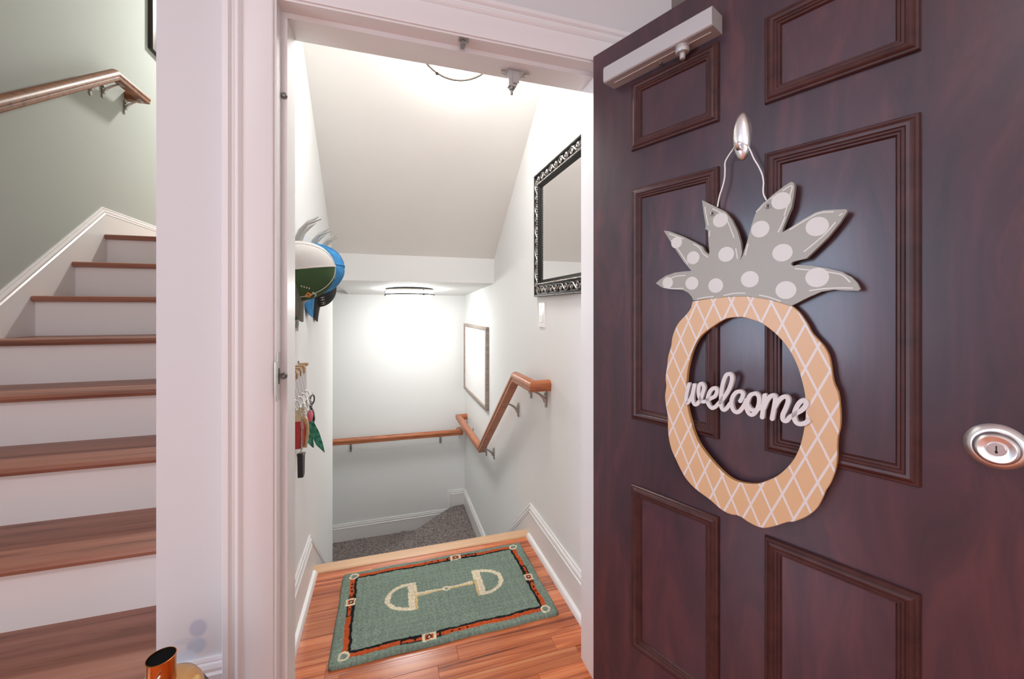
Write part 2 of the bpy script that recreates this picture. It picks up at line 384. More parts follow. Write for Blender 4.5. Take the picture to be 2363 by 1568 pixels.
# handrails
RP = [(-.024, -.020), (-.021, -.024), (.021, -.024), (.024, -.020), (.0245, -.008), (.0235, -.004), (.0275, 0), (.0275, .008), (.024, .018), (.016, .025), (.006, .028), (-.006, .028), (-.016, .025), (-.024, .018), (-.0275, .008), (-.0275, 0), (-.0235, -.004), (-.0245, -.008)]
def bracket(parent, wall, railp, along, nrm):
    """wall plate, curved arm up to the saddle under the rail"""
    w = Vector(wall); r = Vector(railp); n = Vector(nrm); a = Vector(along); up = Vector((0, 0, 1))
    b = MB()
    def pl(x, z, d): return w+n*d+up*z+n.cross(up)*x
    b.prism([(.009*math.cos(t)*1.0, (.034 if math.sin(t) > 0 else -.034)+.009*math.sin(t)) for t in [i*PI/6 for i in range(12)]], pl, 0, .007)
    b.lathe([(.007, .006), (.007, .012), (0, .013)], lambda x, y, h: pl(x, y+.024, h), 10)
    p0 = w+n*.006-up*.012; p2 = r; p1 = w+n*.02+up*((r.z-w.z)*.55)
    pts = [p0*(1-t)**2+p1*2*t*(1-t)+p2*t*t for t in [i/8 for i in range(9)]]
    b.tube(pts, [.011, .0095, .008, .007, .006, .0055, .005, .005, .006], 8)
    s = n.cross(up).normalized()
    def sd(x, y, d): return r+a*x+n*y+up*(d+(a.z/max(a.to_2d().length, .01))*0)
    b.prism([(-.026, -.010), (.026, -.010), (.030, 0), (.026, .010), (-.026, .010), (-.030, 0)], sd, -.002, .004)
    part('bracket', b, M['bronze'], parent)
def slope_dir(p, q): return (Vector(q)-Vector(p)).normalized()
hr = thing('handrail', 'dark wooden handrail rising and then levelling on the grey-green stair wall', 'handrail', (-1.545, 2.5, 2.0))
xr = -1.462; sl = (2.557-2.052)/(2.808-2.11)
path = [(xr, 1.0, 2.052-sl*1.11), (xr, 2.808, 2.555), (xr, 3.085, 2.562), (-1.546, 3.085, 2.562)]
b = MB(); b.rail(path, RP); part('rail', b, M['rail_dark'], hr)
sd_ = (0, .81, .586)
for y, z, al in ((1.55, 2.052-sl*.56, sd_), (2.10, 2.045, sd_), (2.76, 2.52, sd_), (2.86, 2.556, (0, 1, 0)), (3.06, 2.56, (0, 1, 0))):
    bracket(hr, (-1.545, y, z-.075), (xr, y, z-.026), al, (1, 0, 0))
hr = thing('handrail', 'reddish wooden handrail dropping down the stairwell wall with a level bend at top and foot', 'handrail', (XR, 2.5, .5))
xr = XR-.083
path = [(XR+.001, 1.812, .868), (xr, 1.812, .868), (xr, 2.085, .868), (xr, 2.93, .196), (xr, 3.93, .178), (XR+.001, 3.93, .178)]
b = MB(); b.rail(path, RP); part('rail', b, M['rail'], hr)
sd_ = (0, .78, -.62)
for y, z, al in ((1.845, .868, (0, 1, 0)), (2.06, .868, (0, 1, 0)), (2.285, .71, sd_), (2.865, .248, sd_), (3.10, .193, (0, 1, 0)), (3.62, .184, (0, 1, 0)), (3.90, .179, (0, 1, 0))):
    bracket(hr, (XR, y, z-.073), (xr, y, z-.027), al, (-1, 0, 0))
hr = thing('handrail', 'short red wooden handrail running level across the bright end wall', 'handrail', (-.2, YB, .0))
path = [(-1.3, YB-.083, .040), (.69, YB-.083, .022), (.69, YB+.001, .022)]
b = MB(); b.rail(path, RP); part('rail', b, M['rail'], hr)
for x in (-1.15, -.327, .504): bracket(hr, (x, YB, -.052), (x, YB-.083, .004-(x+.3)*.009), (1, 0, 0), (0, -1, 0))

# ------------------------------------------------------------------ the carpeted stairs below the landing
cs = thing('carpeted_stairs', 'lower stairs turning left below the landing under dark grey-brown carpet', 'staircase', (.2, 3.2, -1.7))
ZU, ZL = -.735, -.918
for i in range(3):
    z = -.184*(i+1); y = 2.055+.26*i
    b = MB(); b.box((XL+.016, y, z-.30), (XR-.016, y+.285, z)); part('tread', b, M['carpet'], cs, 0)
def dense(poly, z0, z1, name):
    b = MB(); b.prism(poly, lambda x, y, z: (x, y, z), z0, z1); part(name, b, M['carpet'], cs, 0)
dense([(XL+.016, 2.835), (XR-.016, 2.835), (XR-.016, YB-.015), (.655, YB-.015), (.60, 4.0), (XL+.016, 3.165)], ZU-.03, ZU, 'winder_tread')
b = MB(); b.tube([(.655, YB-.018, ZU-.015), (.60, 4.0, ZU-.015), (XL+.016, 3.165, ZU-.015)], .0155, 10); part('nosing', b, M['carpet'], cs)
dense([(XL+.016, 2.84), (XR-.016, 2.84), (XR-.016, YB-.016), (.66, YB-.016), (.60, 3.97), (XL+.016, 3.135)], ZU-.5, ZU-.029, 'winder_riser')
dense([(XL+.016, 3.13), (.60, 3.975), (.66, YB-.015), (-.62, YB-.015), (-.62, 2.872), (XL+.016, 2.872)], ZL-.5, ZL, 'winder_tread')
for i in range(3):
    b = MB(); b.box((-.62-.29*(i+1), 2.872, -1.7), (-.62-.29*i, YB-.015, ZL-.184*(i+1))); part('tread', b, M['carpet'], cs, 0)
b = MB()
for k in range(26):
    x = random.uniform(-.3, .3) if k > 9 else random.gauss(.145, .012); h = random.uniform(.006, .012) if k > 9 else random.uniform(.008, .024)
    b.tube([(x, YB-.017, ZL-.003), (x+random.uniform(-.01, .01), YB-.020, ZL+h)], [.0022, .0008], 4)
part('loose_tufts', b, M['carpet'], cs, kind='stuff')

# ------------------------------------------------------------------ flush ceiling lamps
def lamp(label, loc, tilt):
    t = thing('ceiling_lamp', label, 'lamp', (0, 0, 0)); t.location = loc; t.rotation_euler = (tilt, 0, 0)
    b = MB(); b.lathe([(.10, 0), (.185, -.003), (.193, -.008), (.193, -.014), (.188, -.016)], ident, 48); part('base_plate', b, M['lamp_metal'], t)
    b = MB(); b.lathe([(.186, -.014), (.188, -.030), (.187, -.046)]+[(.187*math.cos(a), -.048-.052*math.sin(a)) for a in [i*PI/20 for i in range(1, 10)]]+[(0, -.1)], ident, 48); part('diffuser', b, M['diffuser'], t, 60)
    b = MB(); c = [(.194*math.cos(a), .194*math.sin(a), -.046) for a in [2*PI*i/48 for i in range(49)]]; b.tube(c, .0062, 8, caps=False); part('ring', b, M['ring'], t)
    for k in range(3):
        a = math.radians(180+120*k+(0 if tilt == 0 else 55)); b = MB()
        ca, sa = math.cos(a), math.sin(a)
        b.tube([(.192*ca, .192*sa, -.010), (.197*ca, .197*sa, -.03), (.194*ca, .194*sa, -.052)], .0042, 6)
        b.lathe([(.008, -.006), (.008, .004), (0, .006)], lambda x, y, h: (.194*ca+x, .194*sa+y, -.052+h), 10)
        part('clip', b, M['ring'], t)
    return t
lamp('round glowing flush lamp under the low beam at the stair end', (.178, 3.42, 1.409), 0)
lamp('glowing round lamp on the sloped ceiling, half hidden by the door head', (.30, 1.762, 2.4785), math.radians(-37.96))

# ------------------------------------------------------------------ things on the stairwell's right wall
t = thing('wall_mirror', 'tall mirror in an ornate black and silver carved frame beside the door', 'mirror', (XR, 1.66, 1.305))
fm = lambda y, z, p: (XR-p, y, z)
Y0, Y1, Z0, Z1 = 1.345, 1.965, 1.303, 1.932
R4 = [(Y0, Z0), (Y1, Z0), (Y1, Z1), (Y0, Z1)]
b = MB(); b.sweep(R4, [(0, 0), (0, .020), (.003, .024), (.009, .024), (.012, .017), (.055, .019), (.058, .025), (.066, .027), (.070, .022), (.080, .014), (.084, .012), (.084, 0)], fm, True)
part('frame', b, M['frame_black'], t)
b = MB(); b.prism([(Y0+.078, Z0+.078), (Y1-.078, Z0+.078), (Y1-.078, Z1-.078), (Y0+.078, Z1-.078)], fm, .002, .0125); part('glass', b, M['mirror'], t, 0)
b = MB()
def edge_runs():
    m = .034
    return [((Y0+m, Z0+m), (1, 0), Y1-Y0-2*m), ((Y1-m, Z0+m), (0, 1), Z1-Z0-2*m), ((Y1-m, Z1-m), (-1, 0), Y1-Y0-2*m), ((Y0+m, Z1-m), (0, -1), Z1-Z0-2*m)]
for (o, d, ln) in edge_runs():
    k = max(1, round(ln/.105)); st_ = ln/k; nx = (-d[1], d[0])
    def pt(a, c, p, o=o, d=d, nx=nx): return fm(o[0]+d[0]*a+nx[0]*c, o[1]+d[1]*a+nx[1]*c, p)
    wav = [(ln*i/(k*12), .0155*math.sin(2*PI*i/12), .0215) for i in range(k*12+1)]
    b.tube([pt(*q) for q in wav], .0043, 6)
    for j in range(2*k):
        s = 1 if j % 2 else -1; a0 = (j+.5)*st_/2
        b.tube([pt(a0+.013*(1-u*.55)*math.cos(4.3*u*2-1.2), s*(.004+.011*(1-u*.5)*math.sin(4.3*u*2-1.2)), .0215) for u in [i/9 for i in range(10)]], [.0034]*6+[.003, .0032, .004, .005], 6)
        for e in (-1, 1):
            b.tube([pt(a0+e*.016, -s*.016, .019), pt(a0+e*.021, -s*.006, .022), pt(a0+e*.015, s*.004, .019)], [.0015, .0042, .0012], 6)
part('scrollwork', b, M['frame_silver'], t, 60, 'silver scroll carving', 'stuff')
b = MB(); m = .062
for (o, d, ln) in [((Y0+m, Z0+m), (1, 0), Y1-Y0-2*m), ((Y1-m, Z0+m), (0, 1), Z1-Z0-2*m), ((Y1-m, Z1-m), (-1, 0), Y1-Y0-2*m), ((Y0+m, Z1-m), (0, -1), Z1-Z0-2*m)]:
    k = round(ln/.0125)
    for i in range(k):
        c = fm(o[0]+d[0]*ln*i/k, o[1]+d[1]*ln*i/k, .0275)
        b.lathe([(.0040, -.001), (.0036, .0015), (.002, .0034), (0, .004)], lambda x, y, h, c=c: (c[0]-h, c[1]+x, c[2]+y), 6)
part('beading', b, M['frame_silver'], t, 60, None, 'stuff')
for z in (Z0+.003, Z1-.003):
    b = MB(); b.tube([fm(Y0, z, .0235), fm(Y1, z, .0235)], .0022, 6); part('rim_line', b, M['frame_silver'], t)

t = thing('light_switch', 'white rocker switch plate under the ornate mirror', 'light switch', (XR, 1.898, 1.145))
b = MB(); b.sweep([(1.857, 1.146), (1.940, 1.146), (1.940, 1.275), (1.857, 1.275)], [(0, 0), (0, .003), (.003, .006), (.0235, .0066), (.0235, 0)], fm, True); part('plate', b, M['white_plastic'], t)
b = MB(); b.prism([(1.881, 1.171), (1.916, 1.171), (1.916, 1.2105), (1.881, 1.2105)], fm, 0, .0085); b.prism([(1.881, 1.2105), (1.916, 1.2105), (1.916, 1.250), (1.881, 1.250)], lambda y, z, p: (XR-(p if p == 0 else .0085-(z-1.2105)*.09), y, z), 0, .008); part('rocker', b, M['white_plastic'], t, 0)
for z in (1.156, 1.265):
    b = MB(); b.lathe([(.0028, .006), (.0024, .0078), (0, .008)], lambda x, y, h, z=z: fm(1.8985+x, z+y, h), 10); part('screw', b, M['white_plastic'], t)

t = thing('framed_print', 'large pale print in a thin weathered wood frame low on the stairwell wall', 'picture', (XR, 3.5, .45))
b = MB(); b.sweep([(3.03, .452), (3.975, .452), (3.975, 1.102), (3.03, 1.102)], [(0, 0), (0, .024), (.004, .026), (.024, .026), (.028, .021), (.028, 0)], fm, True); part('frame', b, M['art_frame'], t)
b = MB(); b.prism([(3.05, .472), (3.955, .472), (3.955, 1.082), (3.05, 1.082)], fm, .004, .014); part('print', b, M['art_paper'], t, 0)
M['faint'] = mat('faint_pencil', (.74, .73, .71), .8)
b = MB()
for k in range(16):
    y = 3.3+.09*(k % 6)+random.uniform(-.02, .02); z = .66+.09*(k//6)+random.uniform(-.02, .02)
    b.ribbon([(y, z), (y+random.uniform(-.02, .03), z+.03), (y+random.uniform(-.01, .03), z+.07)], .0018, fm, .014, .0144, cap=0)
part('drawing', b, M['faint'], t, 0, None, 'stuff')

t = thing('picture_frame', 'dark edged picture high on the grey-green stair wall', 'picture', (-1.545, 3.6, 3.0))
b = MB(); b.sweep([(3.315, 3.007), (3.95, 3.007), (3.95, 3.9), (3.315, 3.9)], [(0, 0), (0, .028), (.03, .028), (.035, .02), (.035, 0)], lambda y, z, p: (-1.545+p, y, z), True); part('frame', b, M['dark_frame'], t)
b = MB(); b.prism([(3.34, 3.03), (3.93, 3.03), (3.93, 3.88), (3.34, 3.88)], lambda y, z, p: (-1.545+p, y, z), .004, .014); part('print', b, M['frame_black'], t, 0)

# bracket of the door closer on the door head
t = thing('closer_bracket', 'grey metal bracket screwed under the door head beside the lamp', 'bracket', (.395, 1.24, 2.012))
b = MB(); b.prism([(.346, 1.236), (.366, 1.222), (.428, 1.222), (.444, 1.236), (.436, 1.258), (.416, 1.266), (.374, 1.266), (.354, 1.258)], ident, 2.006, 2.0125); part('plate', b, M['silver_paint'], t)
b = MB(); P8 = [(.372, 1.228), (.418, 1.228), (.418, 1.262), (.372, 1.262)]; q8 = [(.372, 1.232), (.398, 1.232), (.398, 1.252), (.372, 1.252)]
b.add([(x, y, 2.007) for x, y in P8]+[(x, y, 1.958) for x, y in q8], [(0, 3, 2, 1), (4, 5, 6, 7), (0, 1, 5, 4), (1, 2, 6, 5), (2, 3, 7, 6), (3, 0, 4, 7)])
b.prism([(.384, 1.2275), (.405, 1.2275), (.396, 1.2315), (.388, 1.2315)], lambda x, y, z: (x, y-.003, z), 1.965, 2.0); part('arm', b, M['silver_paint'], t, 0)
b = MB(); b.lathe([(.0085, 1.959), (.0085, 1.950), (.004, 1.949), (.004, 1.934), (0, 1.933)], lambda x, y, h: (.385+x, 1.242+y, h), 8); part('pin', b, M['steel'], t)
for x in (.357, .433):
    b = MB(); b.lathe([(.006, 2.006), (.006, 2.004), (.003, 2.002), (0, 2.002)], lambda u, v, h, x=x: (x+u, 1.242+v, h), 10); part('screw', b, M['nickel'], t)

# ------------------------------------------------------------------ the open door
DH = Matrix.Translation((.617, 1.125, 0))@Matrix(((.37929, .92528, 0, 0), (-.92528, .37929, 0, 0), (0, 0, 1, 0), (0, 0, 0, 1)))
fd = lambda s, z, p: (s, -p, z)              # on the door: along from the hinge, height, proud of the face
b = MB(); b.box((0, 0, .008), (.90, .045, 2.03))
door = bpy.data.objects.new('door_1', b.mesh('door_1', M['door'], (0, 0, 0), 0)); COL.objects.link(door); door.matrix_world = DH
tag(door, 'open dark mahogany six-panel door hung with a pineapple sign', None, None, 'structure'); ORG['door_1'] = (0, 0, 0)
MOLD = [(0, 0), (0, .005), (.002, .008), (.006, .0085), (.008, .011), (.013, .013), (.018, .0115), (.020, .009), (.024, .0092), (.026, .0065), (.0295, .0062), (.032, .002), (.033, 0)]
for s0, s1 in ((.141, .382), (.480, .722)):
    for z0, z1 in ((1.689, 1.880), (.925, 1.580), (.277, .738)):
        b = MB(); b.sweep([(s0, z0), (s1, z0), (s1, z1), (s0, z1)], MOLD, fd, True); part('moulding', b, M['moulding'], door)
        b = MB(); b.prism([(s0+.031, z0+.031), (s1-.031, z0+.031), (s1-.031, z1-.031), (s0+.031, z1-.031)], fd, -.004, .0012); part('panel', b, M['door'], door, 0)
# deadbolt
b = MB(); fb = lambda x, y, h: fd(.806+x, 1.019+y, h)
b.lathe([(.035, 0), (.0355, .002), (.034, .004), (.0300, .0085), (.0268, .0105), (.0255, .0105), (.0255, .016), (.0245, .0205), (.0225, .0245), (.0200, .0262), (.0175, .0255), (.0130, .0225), (.0112, .0222), (0, .0222)], fb, 48)
bolt = part('deadbolt', b, M['satin'], door, 40, 'satin nickel deadbolt with a keyhole')
b = MB(); b.lathe([(.0100, .0222), (.0100, .0236), (.0092, .0242), (0, .0242)], fb, 28); part('cylinder', b, M['nickel'], bolt)
b = MB(); b.prism([(.8050, 1.0125), (.8066, 1.0125), (.8066, 1.0245), (.8050, 1.0245)], fd, .0240, .0247); b.lathe([(.0018, .0240), (.0018, .0247), (0, .0247)], lambda x, y, h: fd(.8058+x, 1.0150+y, h), 10); part('keyway', b, M['black'], bolt, 0)
# closer body
b = MB(); c0, c1, e0, e1 = .077, .388, 1.8945, 1.9385
sec = [(e0, 0), (e0, .048), (e0+.002, .052), (e0+.006, .0545), (e1-.004, .0545), (e1-.001, .053), (e1, .050), (e1, 0)]
b.prism(sec, lambda z, p, s: fd(s, z, p), c0+.004, c1)
b.prism([(z, p*.93) for z, p in sec], lambda z, p, s: fd(s, z*.92+.08*1.9165, p), c0, c0+.004)
clo = part('door_closer', b, M['silver_paint'], door, 25, 'silver painted box-shaped door closer')
b = MB(); b.box((.100, -.030, e0-.0012), (.375, -.0275, e0+.001)); part('slot', b, M['silver_dark'], clo, 0)
b = MB(); b.lathe([(.0165, e0+.001), (.0165, e0-.004), (.0150, e0-.005), (.0150, e0-.007), (.0165, e0-.008), (.0165, e0-.013), (.0150, e0-.016), (.0065, e0-.017), (.0065, e0-.029), (.005, e0-.031), (0, e0-.031)], lambda x, y, h: (.305+x, -.030+y, h), 24); part('pivot_knob', b, M['silver_paint'], clo)
b = MB(); b.lathe([(.018, e1-.001), (.017, e1+.004), (.012, e1+.008), (.0075, e1+.009), (.0075, e1+.016), (.005, e1+.018), (0, e1+.018)], lambda x, y, h: (.288+x, -.018+y, h), 20); part('top_screw', b, M['silver_paint'], clo)
b = MB(); b.lathe([(.0035, e0+.001), (.0035, e0-.005), (0, e0-.006)], lambda x, y, h: (.235+x, -.012+y, h), 10); part('screw', b, M['steel'], clo)
for k in range(2):
    b = MB(); z = (.35, 1.82)[k]; b.tube([(-.004, .05, z-.045), (-.004, .05, z+.045)], .0065, 10); part('hinge', b, M['nickel'], door)

# outlines measured on the plane of the door (along from the hinge, height)
LEAF = [(0.3318, 1.2585), (0.3274, 1.2684), (0.3184, 1.2785), (0.3048, 1.2852), (0.2718, 1.2887), (0.2472, 1.2948), (0.2308, 1.3061), (0.2422, 1.3148), (0.2596, 1.3241), (0.2838, 1.3304), (0.3071, 1.3316), (0.3269, 1.3316), (0.3071, 1.3563), (0.279, 1.3996), (0.2535, 1.442), (0.267, 1.4388), (0.3048, 1.4197), (0.334, 1.4015), (0.3534, 1.3883), (0.3598, 1.3758), (0.3692, 1.3674), (0.3706, 1.3736), (0.3681, 1.4012), (0.3671, 1.4246), (0.3608, 1.4294), (0.3619, 1.4381), (0.3566, 1.4709), (0.353, 1.5004), (0.364, 1.4928), (0.3866, 1.4767), (0.4064, 1.4625), (0.4199, 1.4428), (0.4322, 1.4146), (0.4396, 1.3877), (0.4424, 1.3635), (0.4387, 1.347), (0.4451, 1.3613), (0.4551, 1.3955), (0.4622, 1.4237), (0.4693, 1.4458), (0.4789, 1.4603), (0.5046, 1.4814), (0.524, 1.4937), (0.5358, 1.4996), (0.5405, 1.497), (0.5425, 1.4884), (0.5405, 1.4689), (0.5366, 1.4461), (0.5288, 1.4256), (0.5224, 1.4082), (0.5201, 1.3975), (0.5335, 1.4046), (0.5564, 1.418), (0.5769, 1.4285), (0.5897, 1.4304), (0.6062, 1.4286), (0.6249, 1.4257), (0.6268, 1.4216), (0.6156, 1.4018), (0.598, 1.3773), (0.5812, 1.3587), (0.5623, 1.3387), (0.5489, 1.3365), (0.5381, 1.3339), (0.5358, 1.3295), (0.5397, 1.3255), (0.5474, 1.3276), (0.5726, 1.3228), (0.5953, 1.3165), (0.6183, 1.3079), (0.6327, 1.2969), (0.6409, 1.2857), (0.6453, 1.274), (0.6428, 1.2708), (0.6236, 1.2719), (0.6062, 1.2743), (0.5869, 1.2712), (0.5668, 1.2613), (0.5366, 1.2438), (0.5013, 1.2562), (0.4796, 1.2613), (0.4538, 1.2658), (0.4161, 1.2661), (0.3764, 1.2629)]
BODY = [(0.5376, 1.2432), (0.5497, 1.2305), (0.5589, 1.215), (0.5647, 1.2042), (0.5705, 1.1905), (0.5818, 1.1757), (0.5905, 1.1641), (0.5978, 1.1481), (0.6014, 1.1304), (0.6038, 1.1082), (0.6067, 1.0922), (0.6126, 1.0768), (0.615, 1.0579), (0.6165, 1.0301), (0.6155, 1.0085), (0.6125, 0.9924), (0.6113, 0.9722), (0.6113, 0.9507), (0.6082, 0.9252), (0.6008, 0.898), (0.5933, 0.8815), (0.5883, 0.864), (0.5793, 0.8417), (0.5648, 0.8217), (0.5527, 0.8096), (0.5374, 0.7977), (0.529, 0.7942), (0.5116, 0.7803), (0.489, 0.7649), (0.4766, 0.7615), (0.4623, 0.7625), (0.4523, 0.7647), (0.4357, 0.7705), (0.4152, 0.7661), (0.3939, 0.7708), (0.3737, 0.7821), (0.3528, 0.7899), (0.3332, 0.7987), (0.313, 0.8137), (0.2985, 0.8332), (0.2857, 0.8557), (0.2749, 0.8752), (0.2673, 0.9021), (0.2644, 0.9324), (0.264, 0.9593), (0.2578, 0.9942), (0.2567, 1.0141), (0.2599, 1.0387), (0.2578, 1.0585), (0.2621, 1.0891), (0.2653, 1.1154), (0.2738, 1.144), (0.2759, 1.162), (0.2821, 1.182), (0.2945, 1.204), (0.3166, 1.2276), (0.3283, 1.2467), (0.3302, 1.2562), (0.3764, 1.2629), (0.4161, 1.2661), (0.4538, 1.2658), (0.4796, 1.2613), (0.5013, 1.2562)]
HOLE = [(0.4445, 1.2193), (0.4099, 1.2157), (0.3821, 1.1988), (0.353, 1.1755), (0.336, 1.1501), (0.3225, 1.111), (0.3146, 1.0621), (0.3171, 0.994), (0.3272, 0.9545), (0.3312, 0.9396), (0.347, 0.9083), (0.3774, 0.8764), (0.4099, 0.8526), (0.4357, 0.8464), (0.4685, 0.8529), (0.4875, 0.8644), (0.5116, 0.8851), (0.5346, 0.9172), (0.5486, 0.9491), (0.5567, 0.9853), (0.5608, 1.0234), (0.5602, 1.0591), (0.555, 1.0895), (0.547, 1.12), (0.5336, 1.1505), (0.5113, 1.1814), (0.4835, 1.2052), (0.4668, 1.2123)]
DOTS = [(0.2885, 1.4063, 0.0146), (0.3311, 1.3634, 0.0161), (0.3956, 1.445, 0.0171), (0.4084, 1.3636, 0.0176), (0.2645, 1.3055, 0.0146), (0.328, 1.301, 0.0164), (0.385, 1.2925, 0.0173), (0.4582, 1.3031, 0.0184), (0.4789, 1.4108, 0.0182), (0.5181, 1.464, 0.0181), (0.5205, 1.3549, 0.0187), (0.5267, 1.2764, 0.019), (0.5798, 1.4003, 0.0192), (0.5798, 1.2994, 0.0196)]
STROKES = [[(0.2682, 1.4317), (0.2885, 1.422), (0.3071, 1.4128)], [(0.3318, 1.3974), (0.347, 1.3858), (0.3555, 1.371), (0.3671, 1.3613)], [(0.2742, 1.4138), (0.2955, 1.3842), (0.3184, 1.3487)], [(0.3598, 1.483), (0.364, 1.4568), (0.3681, 1.4371)], [(0.3713, 1.424), (0.3698, 1.4094)], [(0.3774, 1.4753), (0.3966, 1.4613), (0.4122, 1.438), (0.4256, 1.3996)], [(0.4294, 1.375), (0.4331, 1.3506)], [(0.4488, 1.3569), (0.4551, 1.3817)], [(0.4711, 1.4493), (0.4866, 1.4655), (0.4983, 1.4725)], [(0.2645, 1.3123), (0.2838, 1.3202), (0.3128, 1.3217)], [(0.2522, 1.2946), (0.2742, 1.2902), (0.3071, 1.2893)], [(0.3405, 1.2616), (0.3598, 1.2654), (0.3805, 1.267)], [(0.4025, 1.2685), (0.4256, 1.2729), (0.4497, 1.2727)], [(0.4759, 1.4522), (0.4896, 1.4667), (0.5063, 1.4764)], [(0.5209, 1.4843), (0.5374, 1.4914), (0.535, 1.4737), (0.5304, 1.4546), (0.524, 1.4319)], [(0.5128, 1.3986), (0.5193, 1.4125), (0.5256, 1.4298)], [(0.5335, 1.401), (0.5638, 1.4176), (0.5841, 1.4263), (0.6062, 1.4243)], [(0.6143, 1.4155), (0.6196, 1.4188)], [(0.5579, 1.3526), (0.5726, 1.365), (0.5925, 1.3832), (0.6089, 1.4038)], [(0.5428, 1.3199), (0.5682, 1.3152)], [(0.5897, 1.3109), (0.6143, 1.304), (0.6223, 1.2984), (0.6307, 1.2871)], [(0.5668, 1.2737), (0.5925, 1.277), (0.6183, 1.2771), (0.6346, 1.2761)], [(0.4768, 1.2674), (0.4947, 1.2631), (0.5176, 1.2532)]]
WORD = [[(0.3229, 1.0522), (0.3192, 1.0371), (0.3155, 1.0177), (0.317, 1.0049), (0.3229, 1.0103), (0.3296, 1.0229), (0.3339, 1.0408), (0.3361, 1.0519)], [(0.3368, 1.052), (0.3339, 1.0351), (0.3317, 1.0176), (0.3361, 1.0054), (0.3426, 1.0066), (0.3511, 1.0195), (0.3568, 1.0359), (0.3596, 1.049), (0.3554, 1.0575), (0.3497, 1.0553), (0.3466, 1.0442), (0.3472, 1.0287), (0.3518, 1.0168), (0.3582, 1.0151), (0.3651, 1.0177)], [(0.3651, 1.0177), (0.3734, 1.0247), (0.3842, 1.032), (0.3895, 1.0425), (0.3882, 1.0505), (0.3815, 1.0509), (0.3734, 1.0413), (0.3686, 1.0252), (0.37, 1.0116), (0.3775, 1.0039), (0.3855, 1.0075), (0.3935, 1.0172)], [(0.3935, 1.0172), (0.404, 1.0313), (0.4156, 1.052), (0.4225, 1.073), (0.4225, 1.085), (0.4175, 1.0891), (0.4104, 1.0849), (0.404, 1.0678), (0.4001, 1.0455), (0.3988, 1.0236), (0.4001, 1.0089), (0.4053, 1.0045), (0.4117, 1.0097), (0.4194, 1.0219)], [(0.4405, 1.0309), (0.4447, 1.0395), (0.4459, 1.0488), (0.4405, 1.0526), (0.4319, 1.0492), (0.4244, 1.0374), (0.4219, 1.0223), (0.4257, 1.0084), (0.4331, 1.0045), (0.4405, 1.0099), (0.4478, 1.0218), (0.4526, 1.033)], [(0.469, 1.0526), (0.4609, 1.0474), (0.4555, 1.0336), (0.4537, 1.0177), (0.4585, 1.007), (0.4656, 1.0058), (0.4737, 1.0163), (0.4783, 1.0325), (0.4783, 1.0464), (0.4737, 1.0527), (0.469, 1.0526)], [(0.4532, 1.0357), (0.4555, 1.0258), (0.4609, 1.0177), (0.469, 1.0155), (0.4771, 1.0208), (0.4828, 1.0282)], [(0.4896, 1.0521), (0.4873, 1.0316), (0.4845, 1.0039)], [(0.4873, 1.0228), (0.494, 1.0416), (0.5017, 1.0529), (0.5083, 1.0539), (0.5093, 1.0442), (0.5066, 1.0252), (0.5034, 1.0047)], [(0.5072, 1.0278), (0.5147, 1.0439), (0.5232, 1.054), (0.5305, 1.0552), (0.5326, 1.0471), (0.5284, 1.0318), (0.5232, 1.0174), (0.5237, 1.0066), (0.5295, 1.006), (0.5357, 1.0151)], [(0.5357, 1.0151), (0.5439, 1.0228), (0.5549, 1.0321), (0.5623, 1.0429), (0.5628, 1.0512), (0.5578, 1.0533), (0.5509, 1.0455), (0.5449, 1.0301), (0.5433, 1.0155), (0.5469, 1.0061), (0.5539, 1.0047), (0.5618, 1.0087), (0.5666, 1.0139)]]
WIRES = [[(0.4291, 1.6104), (0.4228, 1.6056), (0.4049, 1.5819), (0.4036, 1.5616), (0.4024, 1.5411), (0.3966, 1.5183), (0.3915, 1.5038), (0.3864, 1.4787)], [(0.4509, 1.6034), (0.4562, 1.5927), (0.4645, 1.5696), (0.4734, 1.5507), (0.4807, 1.5309), (0.4835, 1.5124), (0.4828, 1.4997), (0.4835, 1.4867), (0.4893, 1.4717)]]
EYES = [(0.378, 1.4631), (0.4942, 1.4573)]
# hook and sign
t = thing('wall_hook', 'oval brushed metal hook stuck on the dark door above the pineapple sign', 'hook', (.434, 0, 1.579), None, DH)
b = MB(); b.lathe([(1, 0), (1, .12), (.97, .3), (.88, .55), (.72, .76), (.5, .9), (.25, .98), (0, 1)], lambda x, y, h: fd(.433+.0195*x, 1.6345+.0555*y, .017*h), 40); part('oval_plate', b, M['satin'], t, 60)
b = MB(); b.tube([fd(.433, 1.605, .012), fd(.433, 1.600, .026), fd(.433, 1.606, .034), fd(.433, 1.614, .036)], [.004, .0042, .004, .0045], 10); part('prong', b, M['satin'], t, 60)

